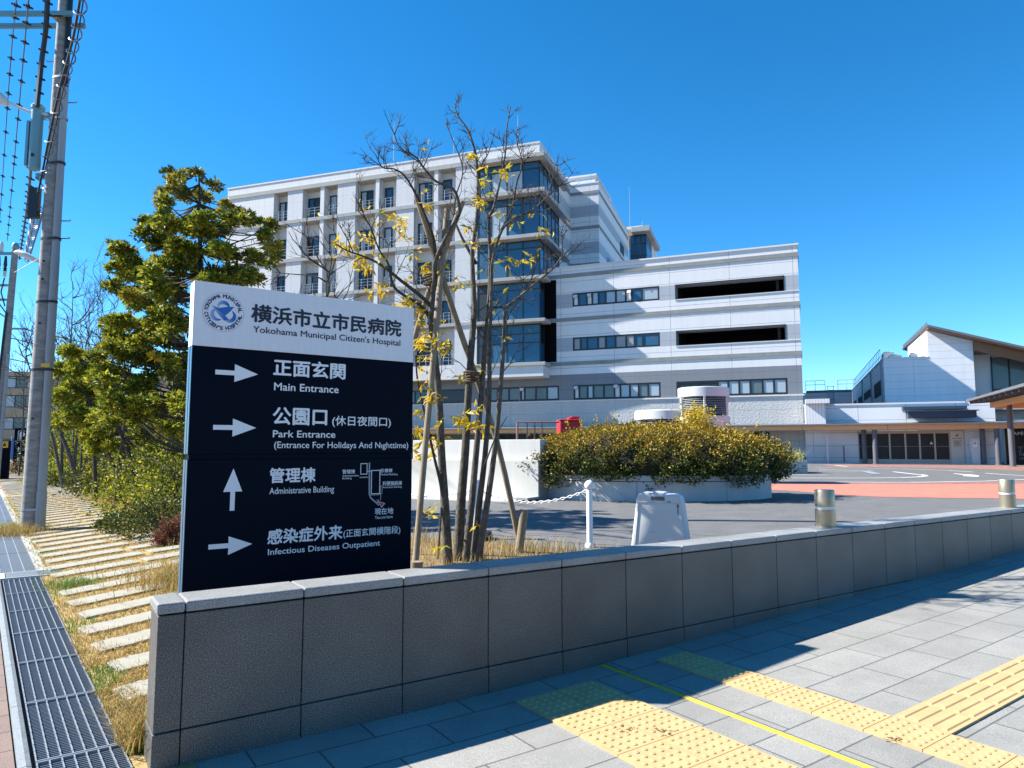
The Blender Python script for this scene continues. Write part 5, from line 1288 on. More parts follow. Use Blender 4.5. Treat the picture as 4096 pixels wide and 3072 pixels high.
tuft('grass_tuft', -8.95, 12.85, 900, 0.28, 0.20, 'straw', 'dry grass tuft round the foot of the utility pole')
tuft('grass_tuft', -9.5, 13.4, 350, 0.12, 0.16, 'green', 'green weed tuft left of the utility pole foot')
tuft('grass_tuft', -1.75, 4.9, 200, 0.05, 0.08, 'green', 'small green weed beside the sign and wall end')

# leaf on the paving
p = on(3400 + 800 / 2.9009, 2500 + 1000 / 2.9009, 0.07)
mb = MB(); q = [(-.05, 0, 0.001), (-.015, .016, .012), (.035, .014, .010), (.055, 0, .002), (.02, -.016, .008), (-.02, -.012, .010), (0.0, 0, .004)]
mb.add(q, [(0, 6, 1), (1, 6, 2), (2, 6, 3), (3, 6, 4), (4, 6, 5), (5, 6, 0)]); 
tag(mb.build('fallen_leaf', M['leaf_ever'], None, (p.x, p.y, zp(side(p.x, p.y)[0]) + .002), -0.3), 'single dark green fallen leaf on the grey pavement', 'leaf')
def debris(px, py, label, sd):
    g = random.Random(sd); c = on(px, py, 0.03); mb = MB()
    for k in range(14):
        a = g.uniform(0, 6.28); l_ = g.uniform(.008, .035); x, y = g.gauss(0, .028), g.gauss(0, .02); mb.tube([(x, y, .014), (x + l_ * math.cos(a), y + l_ * math.sin(a), .016)], .0016, 4)
    tag(mb.build('twig', M['bark_dark'], None, (c.x, c.y, zp(side(c.x, c.y)[0]) + .0)), label, 'twig')
debris(3400 + 500 / 2.9, 2500 + 1385 / 2.9, 'broken dry twig lying on the right hand tactile strip', 1)
debris(2000 + 1480 / 2.212, 2500 + 940 / 2.212, 'small dry twig on the wide tactile strip', 2)
debris(2000 + 1135 / 2.212, 2500 + 910 / 2.212, 'crumbled dry twig near the shadow edge on the wide tactile strip', 3)

# ------------------------------------------------------------------ utility poles, lamps, cables
pole = thing('utility_pole', 'tall thick concrete utility pole with a grey conduit beside the drain', 'utility pole', (-8.95, 13.2, 0))
top = Vector((-0.10, 0.0, 12.5)); 
def pc(z): return Vector((0.03 * z / 12.5, 0, z))
def prad(z): return 0.178 - z * 0.0062
MB().tube([pc(z) for z in (-.2, 3, 6, 9, 12.5)], [prad(z) for z in (-.2, 3, 6, 9, 12.5)], 32).build('shaft', M['pole'], pole)
def cpos(z): return pc(z) + Vector((prad(z) + 0.045, -0.09, 0))
MB().tube([cpos(z) for z in (-.1, 0.75)], [0.088, 0.085], 18).build('conduit', M['conduit'], pole)
MB().tube([cpos(z) for z in (0.75, 3.32)], [0.077, 0.07], 18).build('conduit', M['conduit'], pole)
MB().tube([cpos(z) + Vector((-.01, 0.015, 0)) for z in (3.2, 5.2, 5.22, 8.6)], [0.078, 0.074, 0.07, 0.062], 18).build('conduit', mat('pale_conduit', (0.33, 0.34, 0.345), 0.5, var=0.06), pole)
MB().tube([cpos(z) + Vector((-.01, 0.015, 0)) for z in (8.6, 9.4, 12)], [0.058, .05, .05], 12).build('conduit', M['cable'], pole)
for z in (0.42, 3.02, 4.32, 5.55, 7.05, 7.95, 8.8):
    mb = MB(); pts = []
    c1, c2 = pc(z), cpos(z); r1, r2 = prad(z) + .006, 0.082
    for a in range(0, 360, 12):
        d = Vector((math.cos(R(a)), math.sin(R(a)), 0)); p1, p2 = c1 + d * r1, c2 + d * r2
        pts.append(p1 if d.dot(p1 - c1) + d.dot(c1) > d.dot(p2) else p2)
    vs = []
    for q in pts: vs += [q + Vector((0, 0, -.022)), q + Vector((0, 0, .022))]
    m_ = len(pts); mb.add(vs, [(2 * i, 2 * ((i + 1) % m_), 2 * ((i + 1) % m_) + 1, 2 * i + 1) for i in range(m_)], 0, True)
    mb.build('strap', M['galv'] if z < 3 or z > 7.5 else M['cable'], pole)
for z, sd_ in ((5.95, 1), (5.6, 1), (8.35, 1), (9.9, 1), (8.0, -1), (9.2, -1)):
    MB().tube([pc(z) + Vector((sd_ * prad(z), .05, 0)), pc(z) + Vector((sd_ * (prad(z) + .2), .05, 0)), pc(z) + Vector((sd_ * (prad(z) + .2), .05, .03))], 0.012, 6).build('step_bolt', M['galv'], pole)
for z in (3.9, 4.75, 5.1, 2.1): MB().tube([pc(z) + Vector((.02, -prad(z) - .002, 0)), pc(z) + Vector((.02, -prad(z) - .03, 0))], .018, 8).build('bolt', M['cable'], pole)
MB().box(-.075, .09, -.003, .0, -.035, .035).build('yellow_label', M['amber'], pole).location = cpos(3.1) + Vector((-.02, -.088, 0))
# crossarm near the top
mb = MB(); mb.box(-1.6, 0.32, -.23, -.17, 10.0, 10.09); mb.box(-1.6, .32, .17, .23, 10.0, 10.09); mb.build('crossarm', M['teal'], pole)
MB().box(-.12, .12, -.22, .22, 10.0, 10.05).build('bracket', M['galv'], pole)
can = MB().lathe([(.10, 0), (.105, .02), (.105, 1.20), (.12, 1.21), (.12, 1.27), (.09, 1.3)], n=24).build('canister', M['teal'], pole); can.location = pc(7) + Vector((-.36, -.05, -.05))
MB().box(-.15, -.10, -.08, .08, .05, .95).build('control_box', M['teal'], pole).location = can.location
mb = MB(); mb.box(-.32, -.05, -.06, -.03, 6.75, 6.87); mb.box(-.32, -.05, -.06, -.03, 7.98, 8.1); mb.build('bracket', M['teal'], pole).location = pc(7) * 1 - Vector((0, 0, 7))
# street lamp on the pole
lamp = thing('street_lamp', 'pale street lamp arm reaching left from the thick utility pole', 'street lamp', (-8.95, 13.2, 0))
MB().tube([pc(8) + Vector((-.15, -.05, 0.05)), pc(8) + Vector((-.55, -.05, .12)), pc(8) + Vector((-1.0, -.06, .32))], .03, 10).build('arm', M['lampwhite'], lamp)
mb = MB()
mb.tube([pc(8) + Vector((-.95, -.06, .28)), pc(8) + Vector((-1.15, -.06, .40)), pc(8) + Vector((-1.5, -.06, .50)), pc(8) + Vector((-1.9, -.06, .66))], [.05, .13, .15, .06], 14); mb.build('lamp_head', M['lampwhite'], lamp)
MB().box(-1.55, -1.2, -.16, .04, 8.29, 8.33).build('lens', M['lens'], lamp)
lamp2 = thing('small_lamp', 'small white lamp head low on the thick utility pole', 'street lamp', (-8.95, 13.2, 0))
mb = MB(); mb.tube([pc(5.12) + Vector((-.16, -.02, 0)), pc(5.12) + Vector((-.22, -.02, .03)), pc(5.12) + Vector((-.40, -.02, .12)), pc(5.12) + Vector((-.58, -.02, .19)), pc(5.12) + Vector((-.66, -.02, .19))], [.025, .04, .06, .05, .012], 14); mb.build('lamp_head', M['lampwhite'], lamp2)
MB().tube([pc(5.12) + Vector((-.1, -.17, 0)), pc(5.12) + Vector((-.3, -.2, -.14)), pc(5.12) + Vector((-.5, -.2, -.26))], .006, 6).build('wire', M['cable'], lamp2)
sgb = MB(); sgb.box(-.09, .09, -.05, .05, 0, .6); tag(sgb.build('junction_box', M['cable'], None, tuple(Vector((-8.95, 13.2, 0)) + pc(5.95) + Vector((-.27, -.1, .0)))), 'black cable junction box strapped to the utility pole', 'junction box')

def cable(pts, r, label, name='power_line', m='cable', n=26, deco=None, dstep=0.6, dr=0.05, spiral=None):
    """a smooth cable through the points, optionally with clamps or a spiral wrap"""
    P = [Vector(p) for p in pts]; out = []
    for i in range(len(P) - 1):
        p0, p1, p2, p3 = P[max(i - 1, 0)], P[i], P[i + 1], P[min(i + 2, len(P) - 1)]
        for k in range(n):
            t = k / n
            out.append(0.5 * ((2 * p1) + (p2 - p0) * t + (2 * p0 - 5 * p1 + 4 * p2 - p3) * t * t + (3 * p1 - p0 - 3 * p2 + p3) * t ** 3))
    out.append(P[-1])
    t = thing(name, label, 'cable', tuple(P[0])); o = P[0]
    MB().tube([p - o for p in out], r, 6).build('cable', M[m], t)
    acc = 0; mb = MB(); any_ = False
    if deco:
        for a, b in zip(out[:-1], out[1:]):
            acc += (b - a).length
            if acc > dstep:
                acc = random.uniform(-.45, .35) * dstep; any_ = True; c = a - o; d = (b - a).normalized()
                mb.tube([c - d * dr, c + d * dr], [dr * .55, dr * .55], 6); mb.tube([c, c + Vector((dr * 1.3, 0, -dr * .6))], dr * .3, 5); mb.tube([c, c + Vector((-dr * 1.1, 0, dr * .5))], dr * .3, 5)
        if any_: mb.build('clamps', M['cable'], t)
    if spiral:
        R_, pitch = spiral; Ls = [0]
        for a, b in zip(out[:-1], out[1:]): Ls.append(Ls[-1] + (b - a).length)
        sp = []; N_ = int(Ls[-1] / pitch * 12); j = 0
        for k in range(N_):
            l_ = Ls[-1] * k / N_
            while j < len(Ls) - 2 and Ls[j + 1] < l_: j += 1
            f = (l_ - Ls[j]) / max(1e-6, Ls[j + 1] - Ls[j]); c = out[j].lerp(out[j + 1], f) - o; d = (out[j + 1] - out[j]).normalized()
            u = d.orthogonal().normalized(); v_ = d.cross(u); a = 2 * math.pi * k / 12
            sp.append(c + u * R_ * math.cos(a) + v_ * R_ * math.sin(a) + v_ * R_ * .5)
        MB().tube(sp, .011, 4).build('spiral_wrap', M['sheath'], t)
    return t
Zb = lambda x, y: (x / 1.62, y / 1.62)
def A1(x, y, Y): return at(*Zb(x, y), Y)
FPX_ = A1(95, 1640, 33)
cable([A1(112, -60, 11.2), A1(60, 520, 18), A1(-6, 1500, 31)], .013, 'thin overhead line with clamps, leftmost in the sky', deco=True, dstep=1.5, dr=.07)
cable([A1(190, -60, 11.2), A1(128, 640, 18), A1(47, 1560, 32)], .014, 'thin overhead line with clamps ending at the distant pole insulator', deco=True, dstep=1.2, dr=.07)
cable([A1(310, -60, 12.6), A1(298, 180, 12.8), A1(270, 400, 13), A1(240, 690, 13)], .045, 'thick black bundled cable with many clamps above the teal canister', deco=True, dstep=.22, dr=.075)
cable([A1(210, 1000, 13), A1(170, 1380, 20), A1(125, 1680, 31)], .03, 'clamped black cable running from the teal canister to the distant pole', deco=True, dstep=.8, dr=.075)
cable([A1(235, 1335, 13), A1(205, 1500, 19), A1(165, 1680, 30)], .022, 'spiral wrapped cable running from the junction box to the distant pole', spiral=(.10, .6))
cable([A1(530, -80, 9.2), A1(470, 260, 10.3), A1(390, 560, 11.4), A1(320, 880, 12.3), A1(272, 1130, 12.9), A1(245, 1250, 13.0)], .019, 'thick black spiral wrapped cable crossing in front of the utility pole', spiral=(.075, .36))
cable([A1(552, -80, 9.2), A1(490, 300, 10.4), A1(415, 560, 11.4), A1(345, 880, 12.3), A1(280, 1150, 12.9)], .010, 'thin cable beside the spiral wrapped cable at the utility pole')
# distant pole
fp = thing('utility_pole', 'distant concrete utility pole with a transformer and hanging cables', 'utility pole', (-24.25, 33, 0))
MB().tube([(0, 0, -.1), (0.15, 0, 6), (.28, 0, 11.2)], [.2, .165, .135], 18).build('shaft', M['pole'], fp); MB().lathe([(.15, 11.15), (.155, 11.35), (.1, 11.42)], n=14).build('cap', M['teal'], fp).location = (.28, 0, 0)
MB().tube([(.26, -.12, 0), (.36, -.12, 6.0)], .08, 10).build('conduit', M['conduit'], fp)
mb = MB(); mb.box(-2.2, .55, -.06, .06, 10.85, 10.97); mb.build('crossarm', M['teal'], fp)
mb = MB(); mb.box(-1.9, .1, -.05, .05, 9.3, 9.4); mb.box(-2.0, 0, -.05, .05, 8.6, 8.7); mb.box(.2, 1.1, -.04, .04, 7.2, 7.28); mb.build('crossarm', M['conduit'], fp)
o = MB().lathe([(.36, 0), (.38, .05), (.38, 1.1), (.3, 1.2)], n=20).build('transformer', mat('transformer_grey', (.22, .25, .28), .5), fp); o.location = (-.75, -.1, 6.6)
for x in (-.75, -.4, -.08):
    mb = MB(); mb.lathe([(.05, 0), (.09, .05), (.05, .1), (.09, .15), (.05, .2), (.08, .3), (.05, .75)], n=10); mb.build('insulator', M['cable'], fp).location = (x, -.1, 10.0); MB().lathe([(.07, 0), (.08, .2), (.05, .3)], n=10).build('insulator', M['lampwhite'], fp).location = (x, -.1, 9.75)
for x in (-.75, -.4): MB().lathe([(.09, 0), (.09, .35), (.05, .5)], n=10).build('insulator', M['lampwhite'], fp).location = (x, 0, 11.0)
MB().box(-.1, .12, -.22, -.2, 2.5, 2.62).build('yellow_label', M['amber'], fp)
for i, (a, b, c) in enumerate((((-.75, -.1, 9.7), (-.55, -.1, 8.2), (.1, -.2, 7.8)), ((-.4, -.1, 9.7), (-.3, -.1, 8.5), (.15, -.2, 8.0)), ((-.08, -.1, 9.7), (-.2, -.1, 9.0), (.1, -.2, 8.3)), ((.2, -.2, 8.0), (.05, -.2, 5), (-.1, -.2, 2.0)))):
    mb = MB(); mb.tube([a, b, c], .03 if i < 3 else .05, 6); mb.build('drop_cable', M['cable'], fp)
B0 = Vector((-24.25, 33, 0))
for i, (a, b, sag, lb) in enumerate(((B0 + Vector((1.0, 0, 7.2)), Vector((-13, 40, 5.8)), .3, 'sagging cable from the distant pole towards the trees, uppermost'), (B0 + Vector((.3, 0, 6.8)), Vector((-12, 40, 4.6)), .3, 'sagging cable from the distant pole towards the trees, second'), (B0 + Vector((.3, 0, 5.8)), Vector((-11, 42, 3.6)), .3, 'sagging cable from the distant pole towards the trees, third'), (B0 + Vector((.3, 0, 4.9)), Vector((-10, 42, 3.0)), .3, 'sagging cable from the distant pole towards the trees, lowest'), (B0 + Vector((-.3, 0, 8.2)), Vector((-32, 26, 11)), .2, 'cable rising left from the distant pole'), (B0 + Vector((-.3, 0, 6.9)), Vector((-30, 26, 9.4)), .2, 'lower cable rising left from the distant pole'))):
    m_ = a.lerp(b, .5) - Vector((0, 0, sag)); cable([a, m_, b], .022, lb, n=10, deco=i < 2, dstep=1.2, dr=.06)

# ------------------------------------------------------------------ things at the far left
nvp = thing('navy_sign_post', 'dark navy sign slab with a small yellow emblem at the left edge', 'sign', (*on(-4 / .54, 1037 / .54, 0).xy, 0), R(20))
MB().box(-.75, .38, 0, .25, 0, 1.95).build('panel', M['navy'], nvp, bevel=.01); MB().box(.02, .32, -.004, -.001, 1.58, 1.9).build('yellow_panel', M['amber'], nvp); mb = MB(); mb.add([(.1, -.006, 1.66), (.24, -.006, 1.66), (.22, -.006, 1.76), (.18, -.006, 1.84), (.12, -.006, 1.76)], [(0, 1, 2, 3, 4)]); mb.build('emblem', M['ink'], nvp)
pk = thing('parking_sign', 'navy parking sign with a white letter P and arrows beyond the crossing', 'sign', (*at(54 / .54, 1008 / .54, 45).xy, 0), R(12))
MB().box(-.72, .8, 0, .2, 0, 2.85).build('panel', M['navy'], pk)
text_mesh('P', -.40, -.12, 2.15, .42, M['letter'], 'lettering', pk, -.004, .03)
flat(frame(-.52, .6, 2.05, 2.68, .03), M['letter'], 'lettering_frame', -.003, pk)
text_mesh('病院', -.15, .5, 1.72, .18, M['letter'], 'lettering', pk, -.004, .02); text_mesh('外来', -.15, .5, 1.42, .18, M['letter'], 'lettering', pk, -.004, .02); text_mesh('管理棟', -.2, .5, .85, .2, M['letter'], 'lettering', pk, -.004, .02)
for z in (1.45, .8): flat([[(-.46, z - .12), (-.40, z - .12), (-.40, z + .06), (-.34, z + .06), (-.43, z + .2), (-.52, z + .06), (-.46, z + .06)]], M['letter'], 'arrow', -.004, pk)
bn = thing('banner', 'narrow blue banner on a pole beside the parking sign', 'banner', (*at(30 / .54, 1000 / .54, 50).xy, 0))
MB().box(-.25, .35, -.01, .01, .75, 2.3).build('cloth', M['blue'], bn); MB().tube([(-.28, 0, 0), (-.28, 0, 2.4)], .02, 6).build('staff', M['post_white'], bn)
gf = thing('guard_rail', 'short white guard rail below the blue banner', 'railing', (*at(32 / .54, 1005 / .54, 47).xy, 0))
mb = MB()
for x in (-.8, -.4, 0, .4, .8): mb.tube([(x, 0, 0), (x, 0, .75)], .03, 6)
for z in (.4, .75): mb.tube([(-.8, 0, z), (.8, 0, z)], .03, 6)
mb.build('bars', M['post_white'], gf)
def bush(name, label, cat, loc, rx, ry, rz_, n, ls, mname, seed, grp=None, lw=.5):
    g = np.random.default_rng(seed); d = g.normal(size=(n, 3)); d /= np.linalg.norm(d, axis=1, keepdims=True); d[:, 2] = np.abs(d[:, 2])
    rad = (1 - np.abs(g.normal(0, .22, n)))[:, None] * (1 + .28 * np.sin(d[:, :1] * 9 + seed) * np.sin(d[:, 1:2] * 7) + .1 * np.sin(d[:, 2:] * 13 + seed))
    P = d * rad * np.array([rx, ry, rz_]); V, F = leaves_np(P, d + g.normal(0, .7, (n, 3)), ls, ls * lw)
    t = thing(name, label, cat, loc, 0, grp); np_mesh('foliage', V, F, M[mname], parent=t)
    mb = MB(); rd = random.Random(seed)
    for k in range(9): a = rd.uniform(0, 6.28); mb.tube([(0, 0, 0), (rx * .4 * math.cos(a), ry * .4 * math.sin(a), rz_ * .5), (rx * .75 * math.cos(a), ry * .75 * math.sin(a), rz_ * .75)], [.02, .012, .005], 5)
    mb.build('stem', M['bark_dark'], t); return t
bush('reddish_hedge', 'low reddish clipped hedge under the parking sign', 'hedge', (*at(34 / .54, 1018 / .54, 41).xy, 0), 1.5, .5, .75, 2500, .07, 'leaf_red', 4)
struct(sheet('road', M['asphalt'], [(-900, 1905), (320, 1893), (320, 1918), (-900, 1935)], 0.0, 0.006))
for k in range(6):
    struct(sheet('road_marking', M['marking'], [(52 + k * 9 + (20 if k else 0), 1902), (72 + k * 6 + (20 if k else 0), 1902), (90 + k * 6, 1918), (66 + k * 8, 1918)], 0.0, 0.012)) if k == 0 else struct(sheet('road_marking', M['marking'], [(78, 1899 + k * 3.4), (130, 1898 + k * 3.4), (130, 1899.6 + k * 3.4), (78, 1900.6 + k * 3.4)], 0.0, 0.012))
bb = thing('beige_building', 'beige office building with window bands far behind the left pole', 'building', (-58, 92, 0), R(8))
mb = facade(MB(), -30, 15, 0, 11.6, [(-30 + k * 7.0 + .6, -30 + k * 7.0 + 6.0, z, z + 1.6) for k in range(6) for z in (1.2, 4.0, 6.9, 9.4)], lambda x, z: 0, .3, 0); mb.quad((15, 0, 0), (15, 14, 0), (15, 14, 11.6), (15, 0, 11.6)); mb.quad((-30, 0, 11.4), (15, 0, 11.4), (15, 14, 11.4), (-30, 14, 11.4)); mb.build('wall', M['beige'], bb)
for k in range(6):
    for z in (1.2, 4.0, 6.9, 9.4): window(-30 + k * 7.0 + .6, -30 + k * 7.0 + 6.0, z, z + 1.6, .2, (.25, .5, .75), (P_, 'glass_green', P_, 'glass_green'), bb, None, fw=.1)

# ------------------------------------------------------------------ trees
def smooth_line(P, n=5):
    out = []
    for i in range(len(P) - 1):
        p0, p1, p2, p3 = P[max(i - 1, 0)], P[i], P[i + 1], P[min(i + 2, len(P) - 1)]
        for k in range(n):
            t = k / n; out.append(0.5 * ((2 * p1) + (p2 - p0) * t + (2 * p0 - 5 * p1 + 4 * p2 - p3) * t * t + (3 * p1 - p0 - 3 * p2 + p3) * t ** 3))
    return out + [P[-1]]
def twig(mb, p, d, length, r, depth, g, tips, upb=0.25, kink=0.32, split=(2, 4), mi=0):
    n = max(3, int(length / 0.13)); pts = [p.copy()]; dd = d.normalized()
    for k in range(n):
        dd = (dd + Vector((g.gauss(0, kink * .5), g.gauss(0, kink * .5), g.gauss(0, kink * .4) + upb * .25))).normalized()
        pts.append(pts[-1] + dd * (length / n))
    mb.tube(pts, [r * (1 - .75 * k / n) for k in range(n + 1)], 5, mi, cap=False); tips.append((pts[-1].copy(), dd.copy()))
    if depth > 0:
        for _ in range(g.randint(*split)):
            k = g.randint(max(1, n // 4), n - 1) if n > 2 else 1
            ax = dd.orthogonal().normalized(); ax.rotate(Matrix.Rotation(g.uniform(0, 6.28), 3, dd))
            nd = (pts[k] - pts[k - 1]).normalized() * .8 + ax * g.uniform(.5, .95)
            twig(mb, pts[k], nd, length * g.uniform(.4, .68), max(.0022, r * .55), depth - 1, g, tips, upb, kink, split, mi)

R7 = lambda x, y: (1500 + x / 1.508, 1200 + y / 1.508)
Z6 = lambda x, y: (1200 + x / 1.8433, 350 + y / 1.8433)
TB = Vector((-0.62, 7.9, zg(-0.62, 7.9)))
tree = thing('multi_stem_tree', 'multi stemmed young tree with bare twigs and a few yellow leaves behind the sign', 'tree', TB)
gt = random.Random(21); tips = []
def place(lst, Y0, Y1):
    n = len(lst); return [at(*(R7(x, y) if k == 7 else Z6(x, y)), Y0 + (Y1 - Y0) * i / max(1, n - 1)) - TB for i, (k, x, y) in enumerate(lst)]
stems = [
    ([(7, 440, 1580), (7, 422, 1250), (7, 402, 950), (7, 386, 600), (7, 368, 400), (7, 338, 150), (6, 972, 1620), (6, 990, 1420), (6, 1000, 1280), (6, 1080, 1100), (6, 1170, 940), (6, 1165, 830), (6, 1120, 740), (6, 1000, 690), (6, 910, 590), (6, 850, 510), (6, 740, 450), (6, 690, 330)], 7.75, 7.4, .058, .006),
    ([(7, 500, 1575), (7, 520, 1200), (7, 545, 900), (7, 565, 520), (7, 592, 150), (6, 1288, 1650), (6, 1275, 1400), (6, 1270, 1200), (6, 1300, 1000), (6, 1312, 700), (6, 1290, 480), (6, 1240, 320), (6, 1165, 210), (6, 1140, 130)], 7.95, 8.2, .066, .006),
    ([(7, 545, 1580), (7, 580, 1250), (7, 612, 900), (7, 642, 560), (7, 668, 220), (6, 1392, 1600), (6, 1402, 1300), (6, 1395, 980), (6, 1430, 880), (6, 1472, 700), (6, 1513, 490), (6, 1525, 300), (6, 1552, 140)], 7.85, 8.4, .05, .006),
    ([(7, 590, 1580), (7, 626, 1250), (7, 662, 950), (7, 688, 600), (7, 690, 280), (6, 1410, 1500), (6, 1420, 1280), (6, 1490, 1050), (6, 1600, 960), (6, 1720, 900), (6, 1830, 800), (6, 1920, 720)], 7.8, 7.0, .044, .005),
    ([(7, 622, 1575), (7, 688, 1150), (7, 728, 850), (7, 760, 500), (7, 776, 250), (7, 788, 60), (6, 1600, 1560), (6, 1740, 1440), (6, 1860, 1340), (6, 1930, 1250), (6, 2000, 1180)], 7.7, 6.9, .042, .005),
    ([(7, 430, 1300), (7, 395, 1100), (7, 360, 960), (7, 290, 640), (7, 255, 470), (7, 245, 330)], 7.75, 7.3, .028, .008),
    ([(6, 985, 1640), (6, 915, 1560), (6, 740, 1420), (6, 600, 1310), (6, 480, 1250), (6, 340, 1200), (6, 255, 1150)], 7.7, 6.9, .03, .005),
    ([(6, 960, 1700), (6, 880, 1600), (6, 700, 1480), (6, 650, 1300), (6, 585, 1200), (6, 510, 1010), (6, 430, 910)], 7.7, 7.2, .028, .005),
    ([(6, 1000, 1290), (6, 985, 1120), (6, 920, 940), (6, 850, 780), (6, 770, 650), (6, 690, 600), (6, 610, 590), (6, 560, 500)], 7.75, 7.2, .026, .005),
    ([(6, 1300, 1300), (6, 1200, 1120), (6, 1140, 960), (6, 1150, 800), (6, 1200, 600), (6, 1110, 350), (6, 1075, 260)], 8.1, 8.3, .022, .004),
    ([(6, 1400, 1620), (6, 1560, 1600), (6, 1700, 1420), (6, 1760, 1250)], 7.9, 7.3, .02, .004),
    ([(6, 1390, 960), (6, 1330, 820), (6, 1330, 600), (6, 1390, 480), (6, 1440, 300)], 8.0, 8.3, .02, .004),
    ([(6, 1480, 1060), (6, 1560, 900), (6, 1600, 700), (6, 1640, 560), (6, 1600, 420)], 7.6, 7.3, .018, .004),
    ([(7, 660, 1000), (7, 730, 820), (7, 800, 700)], 7.6, 7.3, .012, .003),
    ([(7, 400, 1250), (7, 385, 1480), (7, 380, 1560)], 7.7, 7.6, .012, .012),
]
for i, (pl_, ya, yb, r0, r1) in enumerate(stems):
    P = smooth_line(place(pl_, ya, yb)); n = len(P)
    if i < 6: P[0].z = -0.05
    mb = MB(); mb.tube(P, [r0 + (r1 - r0) * (k / (n - 1)) ** .62 for k in range(n)], 9 if r0 > .03 else 6)
    mb.build('stem' if i < 5 else 'branch', M['bark'] if i < 5 else M['bark_dark'], tree)
    tb = MB()
    zmin = 2.0
    for k in range(3, n):
        if P[k].z < zmin - (0.3 if i > 5 else 0): continue
        if gt.random() < (.55 if k > n * .55 else .3):
            d = (P[k] - P[k - 1]).normalized(); ax = d.orthogonal().normalized(); ax.rotate(Matrix.Rotation(gt.uniform(0, 6.28), 3, d))
            twig(tb, P[k], d * .5 + ax * .75 + Vector((0, 0, .35)), gt.uniform(.22, .58) * (1.0 - .55 * max(0, (P[k].z - 3.0) / 2.2)), gt.uniform(.004, .008), 2, gt, tips, .35)
    if tb.v: tb.build('twigs', M['bark_dark'], tree)
spots = [(6, 270, 1150, 9), (6, 330, 1180, 9), (6, 390, 1170, 8), (6, 450, 1260, 9), (6, 500, 1330, 10), (6, 450, 1320, 7), (6, 485, 1100, 6), (6, 530, 1140, 6), (6, 760, 1000, 9), (6, 720, 1050, 8), (6, 780, 1110, 7), (6, 740, 980, 7), (6, 690, 960, 5), (6, 590, 1270, 4), (6, 590, 1460, 7), (6, 515, 1500, 5), (6, 610, 1500, 5), (6, 740, 1600, 8), (6, 800, 1550, 8), (6, 820, 1600, 6), (6, 925, 1320, 10), (6, 1035, 1330, 6), (6, 1170, 1455, 8), (6, 1350, 690, 6), (6, 1370, 580, 4), (6, 1270, 500, 6), (6, 1500, 620, 7), (6, 1535, 650, 5), (6, 1330, 850, 6), (6, 1355, 830, 5), (6, 1475, 940, 3), (6, 1540, 1260, 5), (6, 1510, 1280, 4), (6, 1630, 1270, 5), (6, 1695, 1270, 6), (6, 1775, 1050, 3), (6, 1680, 980, 2), (6, 1460, 1130, 4), (6, 920, 860, 5), (6, 470, 910, 4), (6, 1240, 1030, 5), (6, 850, 1220, 5), (6, 1000, 1090, 4), (6, 1280, 1150, 4), (6, 560, 990, 4), (6, 950, 445, 2), (6, 910, 775, 2), (6, 1590, 990, 3),
         (7, 260, 60, 9), (7, 270, 140, 8), (7, 290, 210, 9), (7, 280, 280, 9), (7, 380, 130, 6), (7, 300, 330, 7), (7, 400, 300, 8), (7, 430, 270, 6), (7, 370, 240, 7), (7, 260, 240, 8), (7, 310, 420, 6), (7, 290, 500, 6), (7, 510, 465, 5), (7, 520, 700, 9), (7, 560, 740, 8), (7, 600, 760, 8), (7, 490, 740, 6), (7, 640, 770, 6), (7, 610, 660, 5), (7, 260, 800, 9), (7, 360, 860, 9), (7, 350, 920, 8), (7, 270, 940, 9), (7, 300, 850, 7), (7, 420, 830, 4), (7, 400, 730, 3), (7, 330, 1290, 4), (7, 370, 1240, 3), (7, 270, 680, 6), (7, 330, 580, 6), (7, 380, 590, 4), (7, 660, 430, 4), (7, 780, 235, 2), (7, 600, 1360, 3), (7, 380, 1500, 5)]
LP, LD = [], []
for k, x, y, n in spots:
    c = at(*(R7(x, y) if k == 7 else Z6(x, y)), gt.uniform(7.1, 7.9)) - TB
    for _ in range(int(n * 1.7)):
        LP.append(tuple(c + 1.15 * Vector((gt.gauss(0, .022), gt.gauss(0, .022), gt.gauss(0, .02))))); LD.append((gt.gauss(0, .8), gt.gauss(0, .8), gt.gauss(-.25, .5)))
for p, d in tips:
    if gt.random() < .03 and p.z < 3.9:
        LP.append(tuple(p)); LD.append((gt.gauss(0, .6), gt.gauss(0, .6), -.6))
V, F = leaves_np(np.array(LP), np.array(LD), .10, .034); np_mesh('leaves', V, F, M['leaf_yellow'], parent=tree)

def stake(pts, r, label, ys_):
    P = [at(x, y, Y) for (x, y), Y in zip(pts, ys_)]
    if P[0].z > zg(P[0].x, P[0].y) - .1: P[0].z = zg(P[0].x, P[0].y) - .1
    mb = MB(); o = P[0].copy(); mb.tube([p - o for p in smooth_line(P, 4)], r, 14)
    return tag(mb.build('timber_stake', M['stake'], None, o), label, 'tree stake', 'timber props around the young tree')
stake([(1652, 2290), (1700, 1800), (1789, 838)], .033, 'upright pale timber prop beside the right edge of the sign', (7.0, 7.3, 7.7))
stake([(2092, 2140), (1987, 1764), (1812, 1240), (1666, 784)], .034, 'timber prop leaning from the short ground stake up to the left through the tree', (8.5, 8.3, 7.9, 7.6))
stake([(1440, 2180), (1659, 1352), (1769, 1028), (1851, 806)], .032, 'timber prop rising from behind the sign up to the right through the tree', (8.6, 8.1, 7.9, 7.8))
stake([(2070, 2185), (2097, 2039)], .05, 'short timber ground stake at the foot of the leaning prop', (8.4, 8.4))
stake([(1667, 2262), (1666, 2246)], .06, 'cut timber stub beside the sign foot at the wall', (6.6, 6.6))
